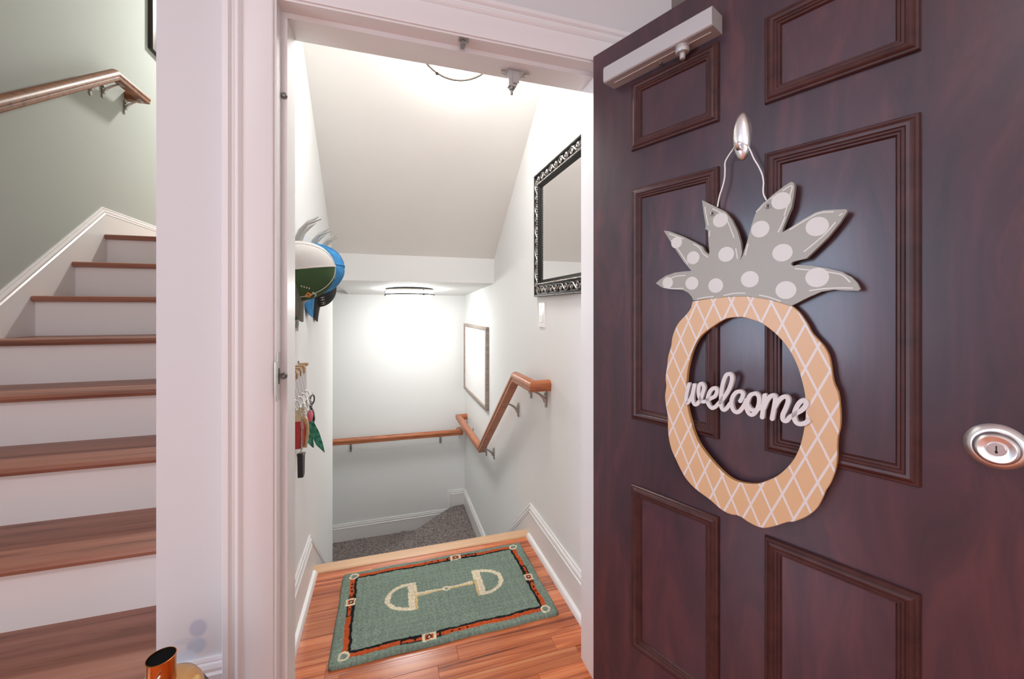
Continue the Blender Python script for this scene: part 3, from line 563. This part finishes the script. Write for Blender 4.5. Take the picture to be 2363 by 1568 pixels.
M['leaf'] = mat('sage_paint', (.34, .33, .275), .42, bump=.1, bscale=30)
M['leaf_edge'] = mat('sage_paint_edge', (.30, .285, .225), .5)
M['dot'] = mat('cream_paint', (.63, .61, .56), .4)
M['letter'] = mat('letter_paint', (.68, .645, .625), .5)
m = mat('pineapple_paint', (.72, .44, .23), .4)      # peach with hand-ruled pale diagonals
nt = m.node_tree; N = nt.nodes.new; L = nt.links.new; bs = nt.nodes['Principled BSDF']
tc = N('ShaderNodeTexCoord'); sp = N('ShaderNodeSeparateXYZ'); L(tc.outputs['Object'], sp.inputs[0])
def mth(op, a, c=None):
    n = N('ShaderNodeMath'); n.operation = op
    for i, x in enumerate((a, c)):
        if x is None: continue
        if hasattr(x, 'is_output'): L(x, n.inputs[i])
        else: n.inputs[i].default_value = x
    return n.outputs[0]
def ln(sign):
    q = mth('ADD', mth('DIVIDE', mth('SUBTRACT', sp.outputs[0], .42-SIGN0[0]), .0402), mth('MULTIPLY', mth('SUBTRACT', sp.outputs[2], 1.2515-SIGN0[2]), sign/.0893))
    fr = mth('FRACT', mth('ADD', q, 100.5))
    return mth('LESS_THAN', mth('ABSOLUTE', mth('SUBTRACT', fr, .5)), .058)
SIGN0 = (.44, 0, .762)
mx = N('ShaderNodeMix'); mx.data_type = 'RGBA'; mx.inputs['A'].default_value = (.66, .42, .228, 1); mx.inputs['B'].default_value = (.70, .645, .61, 1)
L(mth('MAXIMUM', ln(1), ln(-1)), mx.inputs['Factor']); L(mx.outputs['Result'], bs.inputs['Base Color'])
M['pine'] = m; M['pine_edge'] = mat('pineapple_paint_edge', (.50, .27, .10), .5)
t = thing('welcome_sign', 'wooden pineapple welcome sign with polka-dot leaves hanging on the dark door', 'sign', SIGN0, None, DH)
b = MB(); b.prism(LEAF, fd, .0165, .028); b.m[2:] = [1]*(len(b.m)-2)
part('leaves', b, [M['leaf'], M['leaf_edge']], t, 0)
cx, cz = .447, 1.035
def polar(poly, k=160):
    Q = spline(poly+[poly[0]], 5); A = sorted((math.atan2(p.y-cz, p.x-cx), (p-Vector((cx, cz))).length) for p in Q)
    out = []
    for i in range(k):
        a = -PI+2*PI*(i+.5)/k
        j = next((j for j in range(len(A)) if A[j][0] > a), 0); a0, r0 = A[j-1]; a1, r1 = A[j]
        da = (a1-a0) % (2*PI); u = ((a-a0) % (2*PI))/da if da > 1e-9 else 0
        r = r0+(r1-r0)*u; out.append((cx+r*math.cos(a), cz+r*math.sin(a)))
    return out
o_ = polar(BODY); i_ = polar(HOLE); k = len(o_); b = MB()
ch = lambda q, e: (q[0]+(cx-q[0])*e, q[1]+(cz-q[1])*e)
rings = [[fd(*q, .0165) for q in i_], [fd(*q, .0268) for q in i_], [fd(*ch(q, -.006), .028) for q in i_], [fd(*ch(q, .006), .028) for q in o_], [fd(*q, .0265) for q in o_], [fd(*q, .0165) for q in o_]]
vs = [p for r in rings for p in r]
for j in range(6):
    fs = [(j*k+i, j*k+(i+1) % k, ((j+1) % 6)*k+(i+1) % k, ((j+1) % 6)*k+i) for i in range(k)]
    if j == 0: b.add(vs, fs, 1)
    else: b.f += fs; b.m += [0 if j in (1, 2, 3) else 1]*k
part('pineapple_body', b, [M['pine'], M['pine_edge']], t, 35)
for s, z, r in DOTS:
    b = MB(); b.lathe([(r, .0279), (r*.97, .0283), (0, .0284)], lambda x, y, h, s=s, z=z: fd(s+x, z+y, h), 28); part('dot', b, M['dot'], t, 0)
for q in STROKES:
    b = MB(); b.ribbon(q, .0013, fd, .0279, .0284, cap=0); part('painted_stroke', b, M['dot'], t, 0)
b = MB()
for i, q in enumerate(WORD): b.ribbon(q, .0042, fd, .0235+.0001*i, .033+.0002*i, cap=5)
part('lettering', b, M['letter'], t, 0, 'raised cursive word welcome')
for q in WIRES:
    b = MB(); Q = spline(q, 5); n = len(Q)
    b.tube([fd(p.x, p.y, .022 if j else .028) for j, p in enumerate(Q)], .0017, 6); part('wire', b, M['white_plastic'], t, 60)
b = MB(); b.tube([fd(WIRES[0][0][0], WIRES[0][0][1], .028), fd(.428, 1.6135, .029), fd(.438, 1.6135, .029), fd(WIRES[1][0][0], WIRES[1][0][1], .028)], .0013, 6); part('wire', b, M['white_plastic'], t, 60)
for s, z in EYES:
    b = MB(); c = [fd(s+.0042*math.cos(a), z+.0042*math.sin(a), .0292) for a in [2*PI*i/14 for i in range(15)]]
    b.tube(c, .0013, 6, caps=False); b.lathe([(.0022, .0275), (.0022, .0285), (0, .0286)], lambda x, y, h: fd(s+x, z+y, h), 8, 1); part('eyelet', b, [M['nickel'], M['black']], t, 60)


# ------------------------------------------------------------------ rug with a woven snaffle bit and belts
RX, RY = .235, 1.748
def rug_colour(x, y):
    """x, y from the centre of the rug"""
    GREEN, RED, BLK, CRM, TAN = (.20, .265, .215), (.50, .085, .022), (.012, .013, .014), (.72, .64, .47), (.62, .46, .22)
    wob = .0009*math.sin(90*x+3*math.sin(70*y))+.0008*math.sin(110*y+2*math.sin(60*x))
    c = GREEN
    hx, hy = .382, .2225
    ax, ay = abs(x), abs(y)
    # belts
    for along, across, h_al, h_ac, bk, sg in ((x, y, hx, hy, .085, 1 if y > 0 else -1), (y, x, hy, hx, -.018 if x > 0 else .052, 1 if x > 0 else -1)):
        if abs(along) < h_al-.012:
            e = sg*across-h_ac+wob
            if -.0085 < e < .0095: c = RED
            if -.0185 < e <= -.0085: c = BLK
            if along is x: s = along*sg; k = .085
            else: s = along*sg; k = -.018 if sg > 0 else -.052
            u = s-k
            L = 1.0 if along is x else .8
            if -.0155 < e < .0115 and -.012 < e:
                if .024*L < u < .105*L:                     # strap end drawn in black outline
                    if abs(abs(e-.0005)-.0085) < .0032 or u > .098*L: c = BLK
                    if abs(u-.05*L) < .004 and abs(e) < .004: c = BLK
                if -.060*L < u < -.024*L and (abs(abs(e-.0005)-.0085) < .002 or abs(u+.040*L) < .004): c = BLK if abs(e) > .0016 or abs(u+.04*L) < .004 else c
                for hole in (-.085, -.115, -.145):
                    if (u-hole*L)**2*.6+(e-.0005)**2 < .0042**2: c = BLK
            if abs(u) < .026*L and abs(e-.001) < .0185:      # buckle
                if abs(u) > .016*L or abs(e-.001) > .0125: c = CRM
                elif (u/.011)**2+((e-.001)/.007)**2 < 1: c = BLK if (u/.005)**2+((e-.001)/.0035)**2 > 1 else CRM
                elif c != BLK: c = RED
    r = math.hypot(ax-hx, ay-hy)+wob
    if .0125 < r < .0205: c = CRM
    # the bit
    q = (x-.005 if True else x); w = wob
    for sgn in (-1, 1):
        X = sgn*(q-.0)                       # outward
        Yb = (y-.016)
        bx = .137 if sgn < 0 else .150
        if bx-.020+abs(Yb)*.03+w < X < bx+.019-abs(Yb)*.02+w and abs(Yb) < .085: c = CRM if (abs(Yb) > .022 or X > bx-.008) and not (X < bx-.008 and Yb < -.01) else TAN
        dx = X-(bx+.012); rr = math.sqrt(max(0, (dx/1.22))**2+Yb**2)
        if dx > 0 and .0665 < rr+w < .0835: c = CRM
        if -.004 < dx <= .02 and .0665 < abs(Yb)+w < .0835: c = CRM
    if abs(q) < .125:
        th = .0068+.0055*(abs(q)/.125)**1.3
        if abs(y-.018+w) < th: c = CRM if y-.018 > -th*.15 else TAN
    r = math.hypot(q-.006, (y-.016)*1.1)+w
    if r < .017: c = CRM
    if r < .0065: c = GREEN
    return c
t = thing('rug', 'small green hooked rug with a cream horse bit and red belt border', 'rug', (RX, RY, 0))
nx, ny, sx, sy = 330, 200, .86, .515
rng = random.Random(3); vs = []; cs_ = []
def edge(u): return max(0.0, min(1.0, u))
for j in range(ny+1):
    for i in range(nx+1):
        x = (i/nx-.5)*sx; y = (j/ny-.5)*sy
        d = min(sx/2-abs(x), sy/2-abs(y)); cr = math.hypot(max(0, abs(x)-(sx/2-.02)), max(0, abs(y)-(sy/2-.02)))
        h = .013*math.sqrt(max(0, 1-(1-edge(d/.010))**2))
        x2, y2 = x, y
        if cr > .02:                          # rounded corners
            kx, ky = max(0, abs(x)-(sx/2-.02)), max(0, abs(y)-(sy/2-.02)); f = .02/cr
            x2 = math.copysign(sx/2-.02+kx*f, x); y2 = math.copysign(sy/2-.02+ky*f, y)
        lump = .0008*math.sin(170*x+2.2*math.sin(130*y))*math.sin(150*y+1.7*math.sin(160*x))
        z = max(.0008, h+(lump+rng.uniform(-.0009, .0009))*(1 if d > .004 else .2))
        vs.append((x2+rng.uniform(-.0006, .0006)+.0022*math.sin(31*y), y2+rng.uniform(-.0006, .0006)+.0016*math.sin(23*x), z))
        c = rug_colour(x+.0014*math.sin(41*y), y+.0012*math.sin(37*x)); g = rng.uniform(.74, 1.22)*(1+190*lump)
        cs_ += [c[0]*g, c[1]*g, c[2]*g, 1]
fs = [(j*(nx+1)+i, j*(nx+1)+i+1, (j+1)*(nx+1)+i+1, (j+1)*(nx+1)+i) for j in range(ny) for i in range(nx)]
me = bpy.data.meshes.new('pile'); me.from_pydata(vs, [], fs)
at = me.color_attributes.new('yarn', 'FLOAT_COLOR', 'POINT'); at.data.foreach_set('color', cs_)
m = mat('rug_yarn', (.2, .25, .2), .95, spec=.15, bump=.6, bscale=500)
ca = m.node_tree.nodes.new('ShaderNodeVertexColor'); ca.layer_name = 'yarn'
m.node_tree.links.new(ca.outputs['Color'], m.node_tree.nodes['Principled BSDF'].inputs['Base Color'])
me.materials.append(m); me.polygons.foreach_set('use_smooth', [True]*len(me.polygons))
o = bpy.data.objects.new('pile', me); COL.objects.link(o); o.parent = t
b = MB(); b.box((RX-.427, RY-.2545, .0004), (RX+.427, RY+.2545, .0025)); part('backing', b, mat('rug_backing', (.08, .09, .08), .9), t, 0)

# ------------------------------------------------------------------ antler hooks and caps on the left wall
M['antler'] = mat('grey_antler', (.40, .40, .38), .5, bump=.2, bscale=90)
def antler(label, y, z):
    t = thing('antler_hook', label, 'hook', (XL, y, z), 'antler hooks on the left wall')
    b = MB(); b.lathe([(.022, 0), (.022, .006), (.017, .010), (0, .011)], lambda u, v, h: (XL+h, y+u, z-.07+1.5*v), 16); part('wall_plate', b, M['antler'], t)
    for dy, top, out, bend in ((0, .095, .085, 0), (-.025, .065, .100, .4), (.03, .06, .07, .2), (0, -.10, .075, 1)):
        b = MB(); zb = z-.06
        if bend == 1: pts = [(XL+.005, y, zb-.02), (XL+.03, y, zb-.045), (XL+.06, y, zb-.05), (XL+.078, y, zb-.03)]
        else: pts = [(XL+.006, y+dy*.2, zb), (XL+.012, y+dy*.5, zb+.05+top*.2), (XL+.026, y+dy*.8, zb+.085+top*.25), (XL+.048, y+dy, zb+.105+top*.35), (XL+out, y+dy*1.3, zb+.115+top*.5)]
        b.tube(pts, [.0105, .0115, .009, .007, .0022][:len(pts)], 8); part('tine', b, M['antler'], t, 60)
    return t
antler('grey antler hook above the white and green cap', 1.735, 1.50)
antler('grey antler hook above the blue cap', 2.03, 1.51)
antler('grey antler hook farthest along the wall, only a tip above the caps', 2.27, 1.52)

def cap(name, label, loc, tilt, cols, scale=1, roll=0, bill=1.0, marks=None, deep=1.0):
    """baseball cap hung with its crown pointing out of the wall and the bill down"""
    t = thing(name, label, 'cap', (0, 0, 0), 'baseball caps on the left wall')
    R = Matrix(((0, 0, 1), (-1, 0, 0), (0, -1, 0))).to_4x4()
    t.matrix_world = Matrix.Translation(loc)@Euler((roll, tilt, 0)).to_matrix().to_4x4()@R@Matrix.Scale(scale, 4)
    rr = random.Random(hash(label) % 999 if False else len(label))
    ph0 = rr.uniform(0, 6)
    def pt(th, ph, off=0):
        a, f, h = .080+off, .106+off, .122*deep+off
        k = 1+.018*math.sin(3*ph+ph0)*math.sin(th)+.012*math.sin(7*ph+2*th+ph0)*math.sin(th)**2
        st2, ct2 = math.sin(th)**.80, math.cos(th)
        return (a*k*st2*math.sin(ph), f*k*st2*math.cos(ph)*(1.0 if math.cos(ph) > 0 else .95), h*ct2*(1-.05*math.sin(th)))
    def shell(p0, p1, nm, m, k=20):
        b = MB(); vs = []; n = 12
        for off in (0, -.0022):
            for i in range(n+1):
                for j in range(k+1): vs.append(pt(max(.02, PI/2*i/n), p0+(p1-p0)*j/k, off))
        w = k+1; q = (n+1)*w; fs = []
        for i in range(n):
            for j in range(k):
                fs.append((i*w+j, i*w+j+1, (i+1)*w+j+1, (i+1)*w+j)); fs.append((q+i*w+j, q+(i+1)*w+j, q+(i+1)*w+j+1, q+i*w+j+1))
        for j in range(k): fs.append((n*w+j, n*w+j+1, q+n*w+j+1, q+n*w+j))
        b.add(vs, fs); part(nm, b, m, t, 50)
    shell(-PI/2, PI/2, 'front_panels', cols[0]); shell(PI/2, 3*PI/2, 'back_panels', cols[1])
    for ph in ((PI/2, -PI/2), (0.52, 0.52+PI), (-0.52, -.52+PI)):
        b = MB(); b.tube([pt(PI/2*(1-i/10), ph[0], .0004) for i in range(11)]+[pt(PI/2*i/10, ph[1], .0004) for i in range(1, 11)], .0014 if ph[0] != PI/2 else .0028, 5)
        part('seam', b, cols[2], t, 60)
    b = MB(); b.lathe([(.0075, .120), (.0065, .1235), (.003, .125), (0, .1253)], lambda x, y, h: (x, y, h-.122*(1-deep)), 12); part('button', b, cols[2], t, 60)
    b = MB(); vs = []; n, k = 8, 16
    for off in (0, -.003):
        for i in range(n+1):
            for j in range(k+1):
                ph = -1.12+2.24*j/k; u = i/n
                r0 = pt(PI/2, ph); ln_ = .072*bill*math.cos(ph*.98)**.7*u
                x = r0[0]*(1+.02*u); yv = r0[1]+ln_; z = .004-.034*(x/.08)**2*u-.010*u+off
                vs.append((x, yv, z))
    w = k+1; q = (n+1)*w; fs = []
    for i in range(n):
        for j in range(k):
            fs.append((i*w+j, i*w+j+1, (i+1)*w+j+1, (i+1)*w+j)); fs.append((q+i*w+j, q+(i+1)*w+j, q+(i+1)*w+j+1, q+i*w+j+1))
    for j in range(k): fs.append((n*w+j, n*w+j+1, q+n*w+j+1, q+n*w+j))
    for i in range(n): fs += [(i*w, (i+1)*w, q+(i+1)*w, q+i*w), (i*w+k, q+i*w+k, q+(i+1)*w+k, (i+1)*w+k)]
    b.add(vs, fs); part('bill', b, cols[3], t, 50)
    def onto(a, c, off): return pt(a, c, off)
    for nm, m, polys in (marks or []):
        b = MB()
        for poly in polys:
            vs = [onto(th, ph, .0012) for th, ph in poly]; b.add(vs, [tuple(range(len(vs)))])
        part(nm, b, m, t, 0)
    return t
cl = lambda n, c, **k: mat(n, c, .9, spec=.2, bump=.5, bscale=700, **k)
GR, WH, BL, BK, GY = cl('green_twill', (.055, .105, .045)), cl('white_mesh', (.62, .60, .57)), cl('blue_cotton', (.055, .24, .50), var=.3, vscale=25), cl('black_twill', (.042, .045, .046)), cl('grey_green_twill', (.17, .17, .14))
# pale mesh gets its weave as fine lines
FL = mat('floral_print', (.4, .7, .6), .9)
nt = FL.node_tree; v = nt.nodes.new('ShaderNodeTexVoronoi'); v.inputs['Scale'].default_value = 70; r = nt.nodes.new('ShaderNodeValToRGB'); r.color_ramp.interpolation = 'CONSTANT'
for p, c in ((0, (.70, .12, .20, 1)), (.3, (.66, .64, .58, 1)), (.62, (.16, .50, .38, 1))):
    e = r.color_ramp.elements.new(p) if p not in (0,) else r.color_ramp.elements[0]; e.color = c
r.color_ramp.elements[-1].color = (.18, .52, .42, 1)
tcf = nt.nodes.new('ShaderNodeTexCoord'); nt.links.new(tcf.outputs['Object'], v.inputs['Vector'])
sx_ = nt.nodes.new('ShaderNodeSeparateColor'); nt.links.new(v.outputs['Color'], sx_.inputs[0]); nt.links.new(sx_.outputs[0], r.inputs['Fac']); nt.links.new(r.outputs['Color'], nt.nodes['Principled BSDF'].inputs['Base Color'])
CREAM = cl('cream_cotton', (.55, .52, .46)); ORN = cl('orange_thread', (.72, .27, .04)); WT = cl('white_thread', (.66, .63, .55)); DKB = cl('brown_thread', (.12, .05, .02))
def arc_marks(th0, ph0, n, step, h, lean):
    out = []
    for i in range(n):
        th = th0+lean*(i-(n-1)/2)**2; ph = ph0+step*(i-(n-1)/2)
        out.append([(th-h, ph-.025), (th-h, ph+.03), (th+h, ph+.03), (th+h, ph-.025)])
    return out
emb = [('emblem', ORN, [[(1.20, .52), (1.30, .36), (1.43, .52), (1.30, .70)]]), ('emblem_fish', DKB, [[(1.30, .45), (1.27, .53), (1.31, .62), (1.34, .53)]]),
       ('letter_marks', WT, arc_marks(1.12, .42, 5, .085, .028, .012)+[[(1.22+.06*i, .80+.05*i), (1.22+.06*i, .86+.05*i), (1.25+.06*i, .87+.05*i), (1.25+.06*i, .80+.05*i)] for i in range(4)])]
cap('baseball_cap', 'white mesh and green cap nearest the door, orange emblem above its bill', (-.333, 1.715, 1.388), math.radians(-8), (GR, WH, WH, GY), 1.12, math.radians(3), 1.0, emb)
cap('baseball_cap', 'bright blue cap hanging just behind the white and green cap', (-.333, 2.01, 1.425), math.radians(-5), (BL, BL, BL, BL), 1.16, math.radians(-6), 1.2)
cap('baseball_cap', 'black cap with white lettering, lowest and farthest of the caps', (-.333, 2.20, 1.352), math.radians(-3), (BK, BK, BK, BK), .97, math.radians(-8), 1.05,
    [('letter_marks', WT, [[(1.10, .30+.17*i), (1.10, .33+.17*i), (1.34, .35+.17*i), (1.34, .31+.17*i)] for i in range(4)]+[[(1.20, .30+.34*i), (1.20, .50+.34*i), (1.24, .50+.34*i), (1.24, .30+.34*i)] for i in range(2)])], .72)
cap('baseball_cap', 'cap with mint and pink floral bill showing under the white and green cap', (-.336, 1.75, 1.345), math.radians(-2), (CREAM, CREAM, CREAM, FL), .84, 0, 1.7, None, .55)

# ------------------------------------------------------------------ key rack with what hangs on it
CK = mat('plaid_board', (.55, .53, .50), .6)
nt = CK.node_tree; tcf = nt.nodes.new('ShaderNodeTexCoord'); c1_ = nt.nodes.new('ShaderNodeTexChecker'); c1_.inputs['Scale'].default_value = 38
c1_.inputs['Color1'].default_value = (.60, .565, .55, 1); c1_.inputs['Color2'].default_value = (.44, .41, .41, 1)
nt.links.new(tcf.outputs['Object'], c1_.inputs['Vector']); nt.links.new(c1_.outputs['Color'], nt.nodes['Principled BSDF'].inputs['Base Color'])
TAN = mat('tan_wood', (.50, .33, .17), .5); RED = mat('red_enamel', (.50, .03, .025), .35); LEA = mat('black_leather', (.015, .015, .016), .45)
PINK = cl('pink_fabric', (.80, .22, .30)); BAM = mat('bamboo', (.62, .43, .23), .5, var=.25, vscale=60)
TEAL = mat('leafy_ribbon', (.05, .28, .19), .8, var=.7, vscale=60)
t = thing('key_rack', 'plaid painted key rack with small hooks on the left wall below the caps', 'key rack', (XL, 1.74, .885))
b = MB(); b.box((XL, 1.58, .885), (XL+.016, 1.888, 1.012)); part('board', b, CK, t, 0)
for y in (1.62, 1.69, 1.76, 1.83):
    b = MB(); b.box((XL+.001, y-.012, 1.006), (XL+.032, y+.012, 1.017)); b.box((XL+.016, y-.007, .975), (XL+.021, y+.007, 1.008)); part('peg', b, TAN, t, 0)
for y in (1.60, 1.665, 1.73, 1.795, 1.86):
    b = MB(); b.tube([(XL+.014, y, .900), (XL+.026, y, .896), (XL+.030, y, .884), (XL+.034, y, .876), (XL+.042, y, .876), (XL+.045, y, .886)], .0022, 6); part('hook', b, M['nickel'], t, 60)
b = MB(); b.lathe([(.004, 0), (.004, .004), (0, .006)], lambda u, v, h: (XL+h, 1.80+u, 1.026+v), 10); b.tube([(XL+.002, 1.80, 1.026), (XL+.004, 1.80, 1.010)], .0015, 5); part('hanger', b, M['steel'], t)
def ring(b, y, z, r, x=XL+.039, mi=0, th=.0016):
    b.tube([(x+.25*r*math.cos(a), y+r*math.cos(a), z+r*math.sin(a)) for a in [2*PI*i/16 for i in range(17)]], th, 5, mi, False)
G = 'key fobs on the plaid rack'
t = thing('key_fob', 'black leather strap key fob, outermost on the plaid rack', 'keys', (XL, 1.87, .76), G)
b = MB(); ring(b, 1.865, .857, .019, XL+.042, 0, .003); ring(b, 1.875, .835, .012, XL+.036); part('ring', b, M['black'], t, 60)
b = MB(); b.prism([(.838, .026), (.83, .034), (.80, .046), (.77, .050), (.752, .046), (.752, .038), (.775, .040), (.80, .036), (.825, .028)], lambda z, p, y: (XL+p, y, z), 1.875, 1.890); part('strap', b, LEA, t, 0)
b = MB(); b.box((XL+.030, 1.866, .765), (XL+.036, 1.874, .815)); part('key', b, M['nickel'], t, 0)
t = thing('key_fob', 'green leaf-print ribbon key fob with a pink knot', 'keys', (XL, 1.80, .62), G)
b = MB(); ring(b, 1.797, .862, .017); b.tube([(XL+.040, 1.80, .846), (XL+.044, 1.82, .815)], .002, 5); part('ring', b, M['nickel'], t, 60)
b = MB(); b.lathe([(0, .823), (.010, .818), (.015, .802), (.012, .785), (.006, .772), (0, .771)], lambda x, y, h: (XL+.040+.8*x, 1.83+y, h), 12); part('knot', b, PINK, t, 60)
for (q, w0) in (([(XL+.042, 1.835, .778), (XL+.054, 1.86, .72), (XL+.067, 1.89, .660), (XL+.082, 1.915, .614)], (.010, .019, .016, .002)), ([(XL+.039, 1.825, .775), (XL+.036, 1.83, .73), (XL+.038, 1.85, .685), (XL+.046, 1.865, .655)], (.008, .015, .014, .003))):
    b = MB(); vs = []
    for (x, y, z), w in zip(q, w0): vs += [(x-w*.8, y-w*.7, z), (x+w*.8, y+w*.1, z-.002), (x+w*.2-.002, y+w*.7, z)]
    n = len(q); fs = [(i*3+k, i*3+(k+1) % 3, (i+1)*3+(k+1) % 3, (i+1)*3+k) for i in range(n-1) for k in range(3)]+[(0, 2, 1), (3*n-3, 3*n-2, 3*n-1)]
    b.add(vs, fs); part('ribbon', b, TEAL, t, 60)
t = thing('key_fob', 'red and tan pouch key fob with a curved bamboo toggle', 'keys', (XL, 1.74, .67), G)
b = MB(); ring(b, 1.732, .86, .018); ring(b, 1.742, .83, .013); part('ring', b, M['nickel'], t, 60)
b = MB(); b.prism([(1.70, .825), (1.775, .835), (1.782, .72), (1.772, .700), (1.70, .705)], lambda y, z, p: (XL+p, y, z), .008, .028); b.prism([(1.775, .835), (1.783, .835), (1.79, .72), (1.780, .697), (1.772, .700), (1.782, .72)], lambda y, z, p: (XL+p, y, z), .007, .030, 1); part('pouch', b, [RED, TAN], t, 0)
b = MB(); b.prism([(1.69, .835), (1.785, .845), (1.785, .825), (1.69, .812)], lambda y, z, p: (XL+p, y, z), .006, .032); part('clasp', b, mat('gold_clasp', (.62, .50, .30), .35, metal=.7), t, 0)
b = MB(); q = [(XL+.036, 1.70, .825), (XL+.043, 1.715, .81), (XL+.046, 1.728, .785), (XL+.045, 1.733, .755), (XL+.042, 1.735, .725), (XL+.038, 1.73, .70)]
b.tube(q, [.007, .0085, .007, .0085, .007, .008], 8); part('toggle', b, BAM, t, 60)
b = MB(); b.box((XL+.030, 1.70, .70), (XL+.033, 1.713, .76)); b.lathe([(.010, .030), (.010, .033), (0, .033)], lambda u, v, h: (XL+h, 1.715+u, .775+v), 12); part('key', b, M['nickel'], t, 0)
t = thing('key_fob', 'black plastic car key fob hanging lowest below the rack', 'keys', (XL, 1.70, .60), G)
b = MB(); ring(b, 1.668, .862, .016); b.tube([(XL+.042, 1.672, .848), (XL+.034, 1.69, .78), (XL+.031, 1.70, .693)], .0016, 5); part('ring', b, M['nickel'], t, 60)
b = MB(); b.prism([(1.672, .695), (1.722, .684), (1.715, .606), (1.70, .598), (1.68, .602)], lambda y, z, p: (XL+p, y, z), .022, .040); part('fob', b, LEA, t, 0)
b = MB(); b.prism([(1.675, .6955), (1.723, .685), (1.722, .676), (1.674, .686)], lambda y, z, p: (XL+p, y, z), .020, .042); part('fob_cap', b, M['steel'], t, 0)

# ------------------------------------------------------------------ gold-necked vessel on the hall floor
GOLD = mat('brass_gold', (.70, .42, .17), .22, metal=1); COP = mat('copper_gold', (.62, .24, .07), .22, metal=1)
vx, vy = -.415, .935
t = thing('vase', 'black vase with a copper neck and gold shoulder below the wall smudge', 'vase', (vx, vy, 0))
vf = lambda x, y, h: (vx+x, vy+y, h)
b = MB(); b.lathe([(.070, 0), (.074, .004), (.082, .15), (.088, .33), (.088, .42), (.080, .462), (.066, .492)], vf, 40); part('body', b, mat('black_glaze', (.016, .018, .017), .45), t, 60)
b = MB(); b.lathe([(.066, .492), (.064, .497), (.058, .507), (.046, .515), (.034, .5195), (.0225, .5205)], vf, 40); part('shoulder', b, GOLD, t, 60)
b = MB(); b.lathe([(.0235, .5185), (.0226, .523), (.0228, .566), (.0234, .569), (.0222, .5695), (.0218, .566), (.0218, .545)], vf, 40); part('neck', b, COP, t, 60)
b = MB(); b.lathe([(.0217, .567), (.0214, .53), (.0214, .45), (0, .45)], vf, 32); part('inner_wall', b, mat('black_inside', (.003, .003, .003), .9, spec=.1), t, 60)
for dx in (-.010, .012):
    b = MB(); b.tube([(vx+dx-.002, vy-.026, .552), (vx+dx-.015, vy-.040, .532), (vx+dx-.030, vy-.058, .508), (vx+dx-.038, vy-.068, .48)], .0016, 6); part('cord', b, M['white_plastic'], t, 60)

# faded patches of touch-up paint on the hall wall
nt = M['hall_wall'].node_tree; bs = nt.nodes['Principled BSDF']; geo = nt.nodes.new('ShaderNodeNewGeometry'); prev = None
sp = nt.nodes.new('ShaderNodeSeparateXYZ'); nt.links.new(geo.outputs['Position'], sp.inputs[0])
base_c = bs.inputs['Base Color'].default_value[:]
for (x, z, rx, rz, col, amt) in ((-.437, .466, .019, .022, (.48, .50, .58, 1), .9), (-.440, .424, .021, .020, (.47, .54, .62, 1), .9), (-.462, .440, .026, .008, (.55, .58, .64, 1), .55), (-.462, .404, .022, .016, (.58, .68, .78, 1), .7)):
    a = []
    for k, c0, rr in ((0, x, rx), (2, z, rz)):
        s1 = nt.nodes.new('ShaderNodeMath'); s1.operation = 'SUBTRACT'; s1.inputs[1].default_value = c0; nt.links.new(sp.outputs[k], s1.inputs[0])
        s2 = nt.nodes.new('ShaderNodeMath'); s2.operation = 'DIVIDE'; s2.inputs[1].default_value = rr; nt.links.new(s1.outputs[0], s2.inputs[0])
        s3 = nt.nodes.new('ShaderNodeMath'); s3.operation = 'MULTIPLY'; nt.links.new(s2.outputs[0], s3.inputs[0]); nt.links.new(s2.outputs[0], s3.inputs[1]); a.append(s3.outputs[0])
    ad = nt.nodes.new('ShaderNodeMath'); ad.operation = 'ADD'; nt.links.new(a[0], ad.inputs[0]); nt.links.new(a[1], ad.inputs[1])
    mr = nt.nodes.new('ShaderNodeMapRange'); mr.interpolation_type = 'SMOOTHSTEP'; mr.inputs['From Min'].default_value = .45; mr.inputs['From Max'].default_value = 1.35; mr.inputs['To Min'].default_value = amt; mr.inputs['To Max'].default_value = 0
    nt.links.new(ad.outputs[0], mr.inputs['Value'])
    mx = nt.nodes.new('ShaderNodeMix'); mx.data_type = 'RGBA'; mx.inputs['B'].default_value = col
    if prev: nt.links.new(prev, mx.inputs['A'])
    else: mx.inputs['A'].default_value = base_c
    nt.links.new(mr.outputs['Result'], mx.inputs['Factor']); prev = mx.outputs['Result']
nt.links.new(prev, bs.inputs['Base Color'])
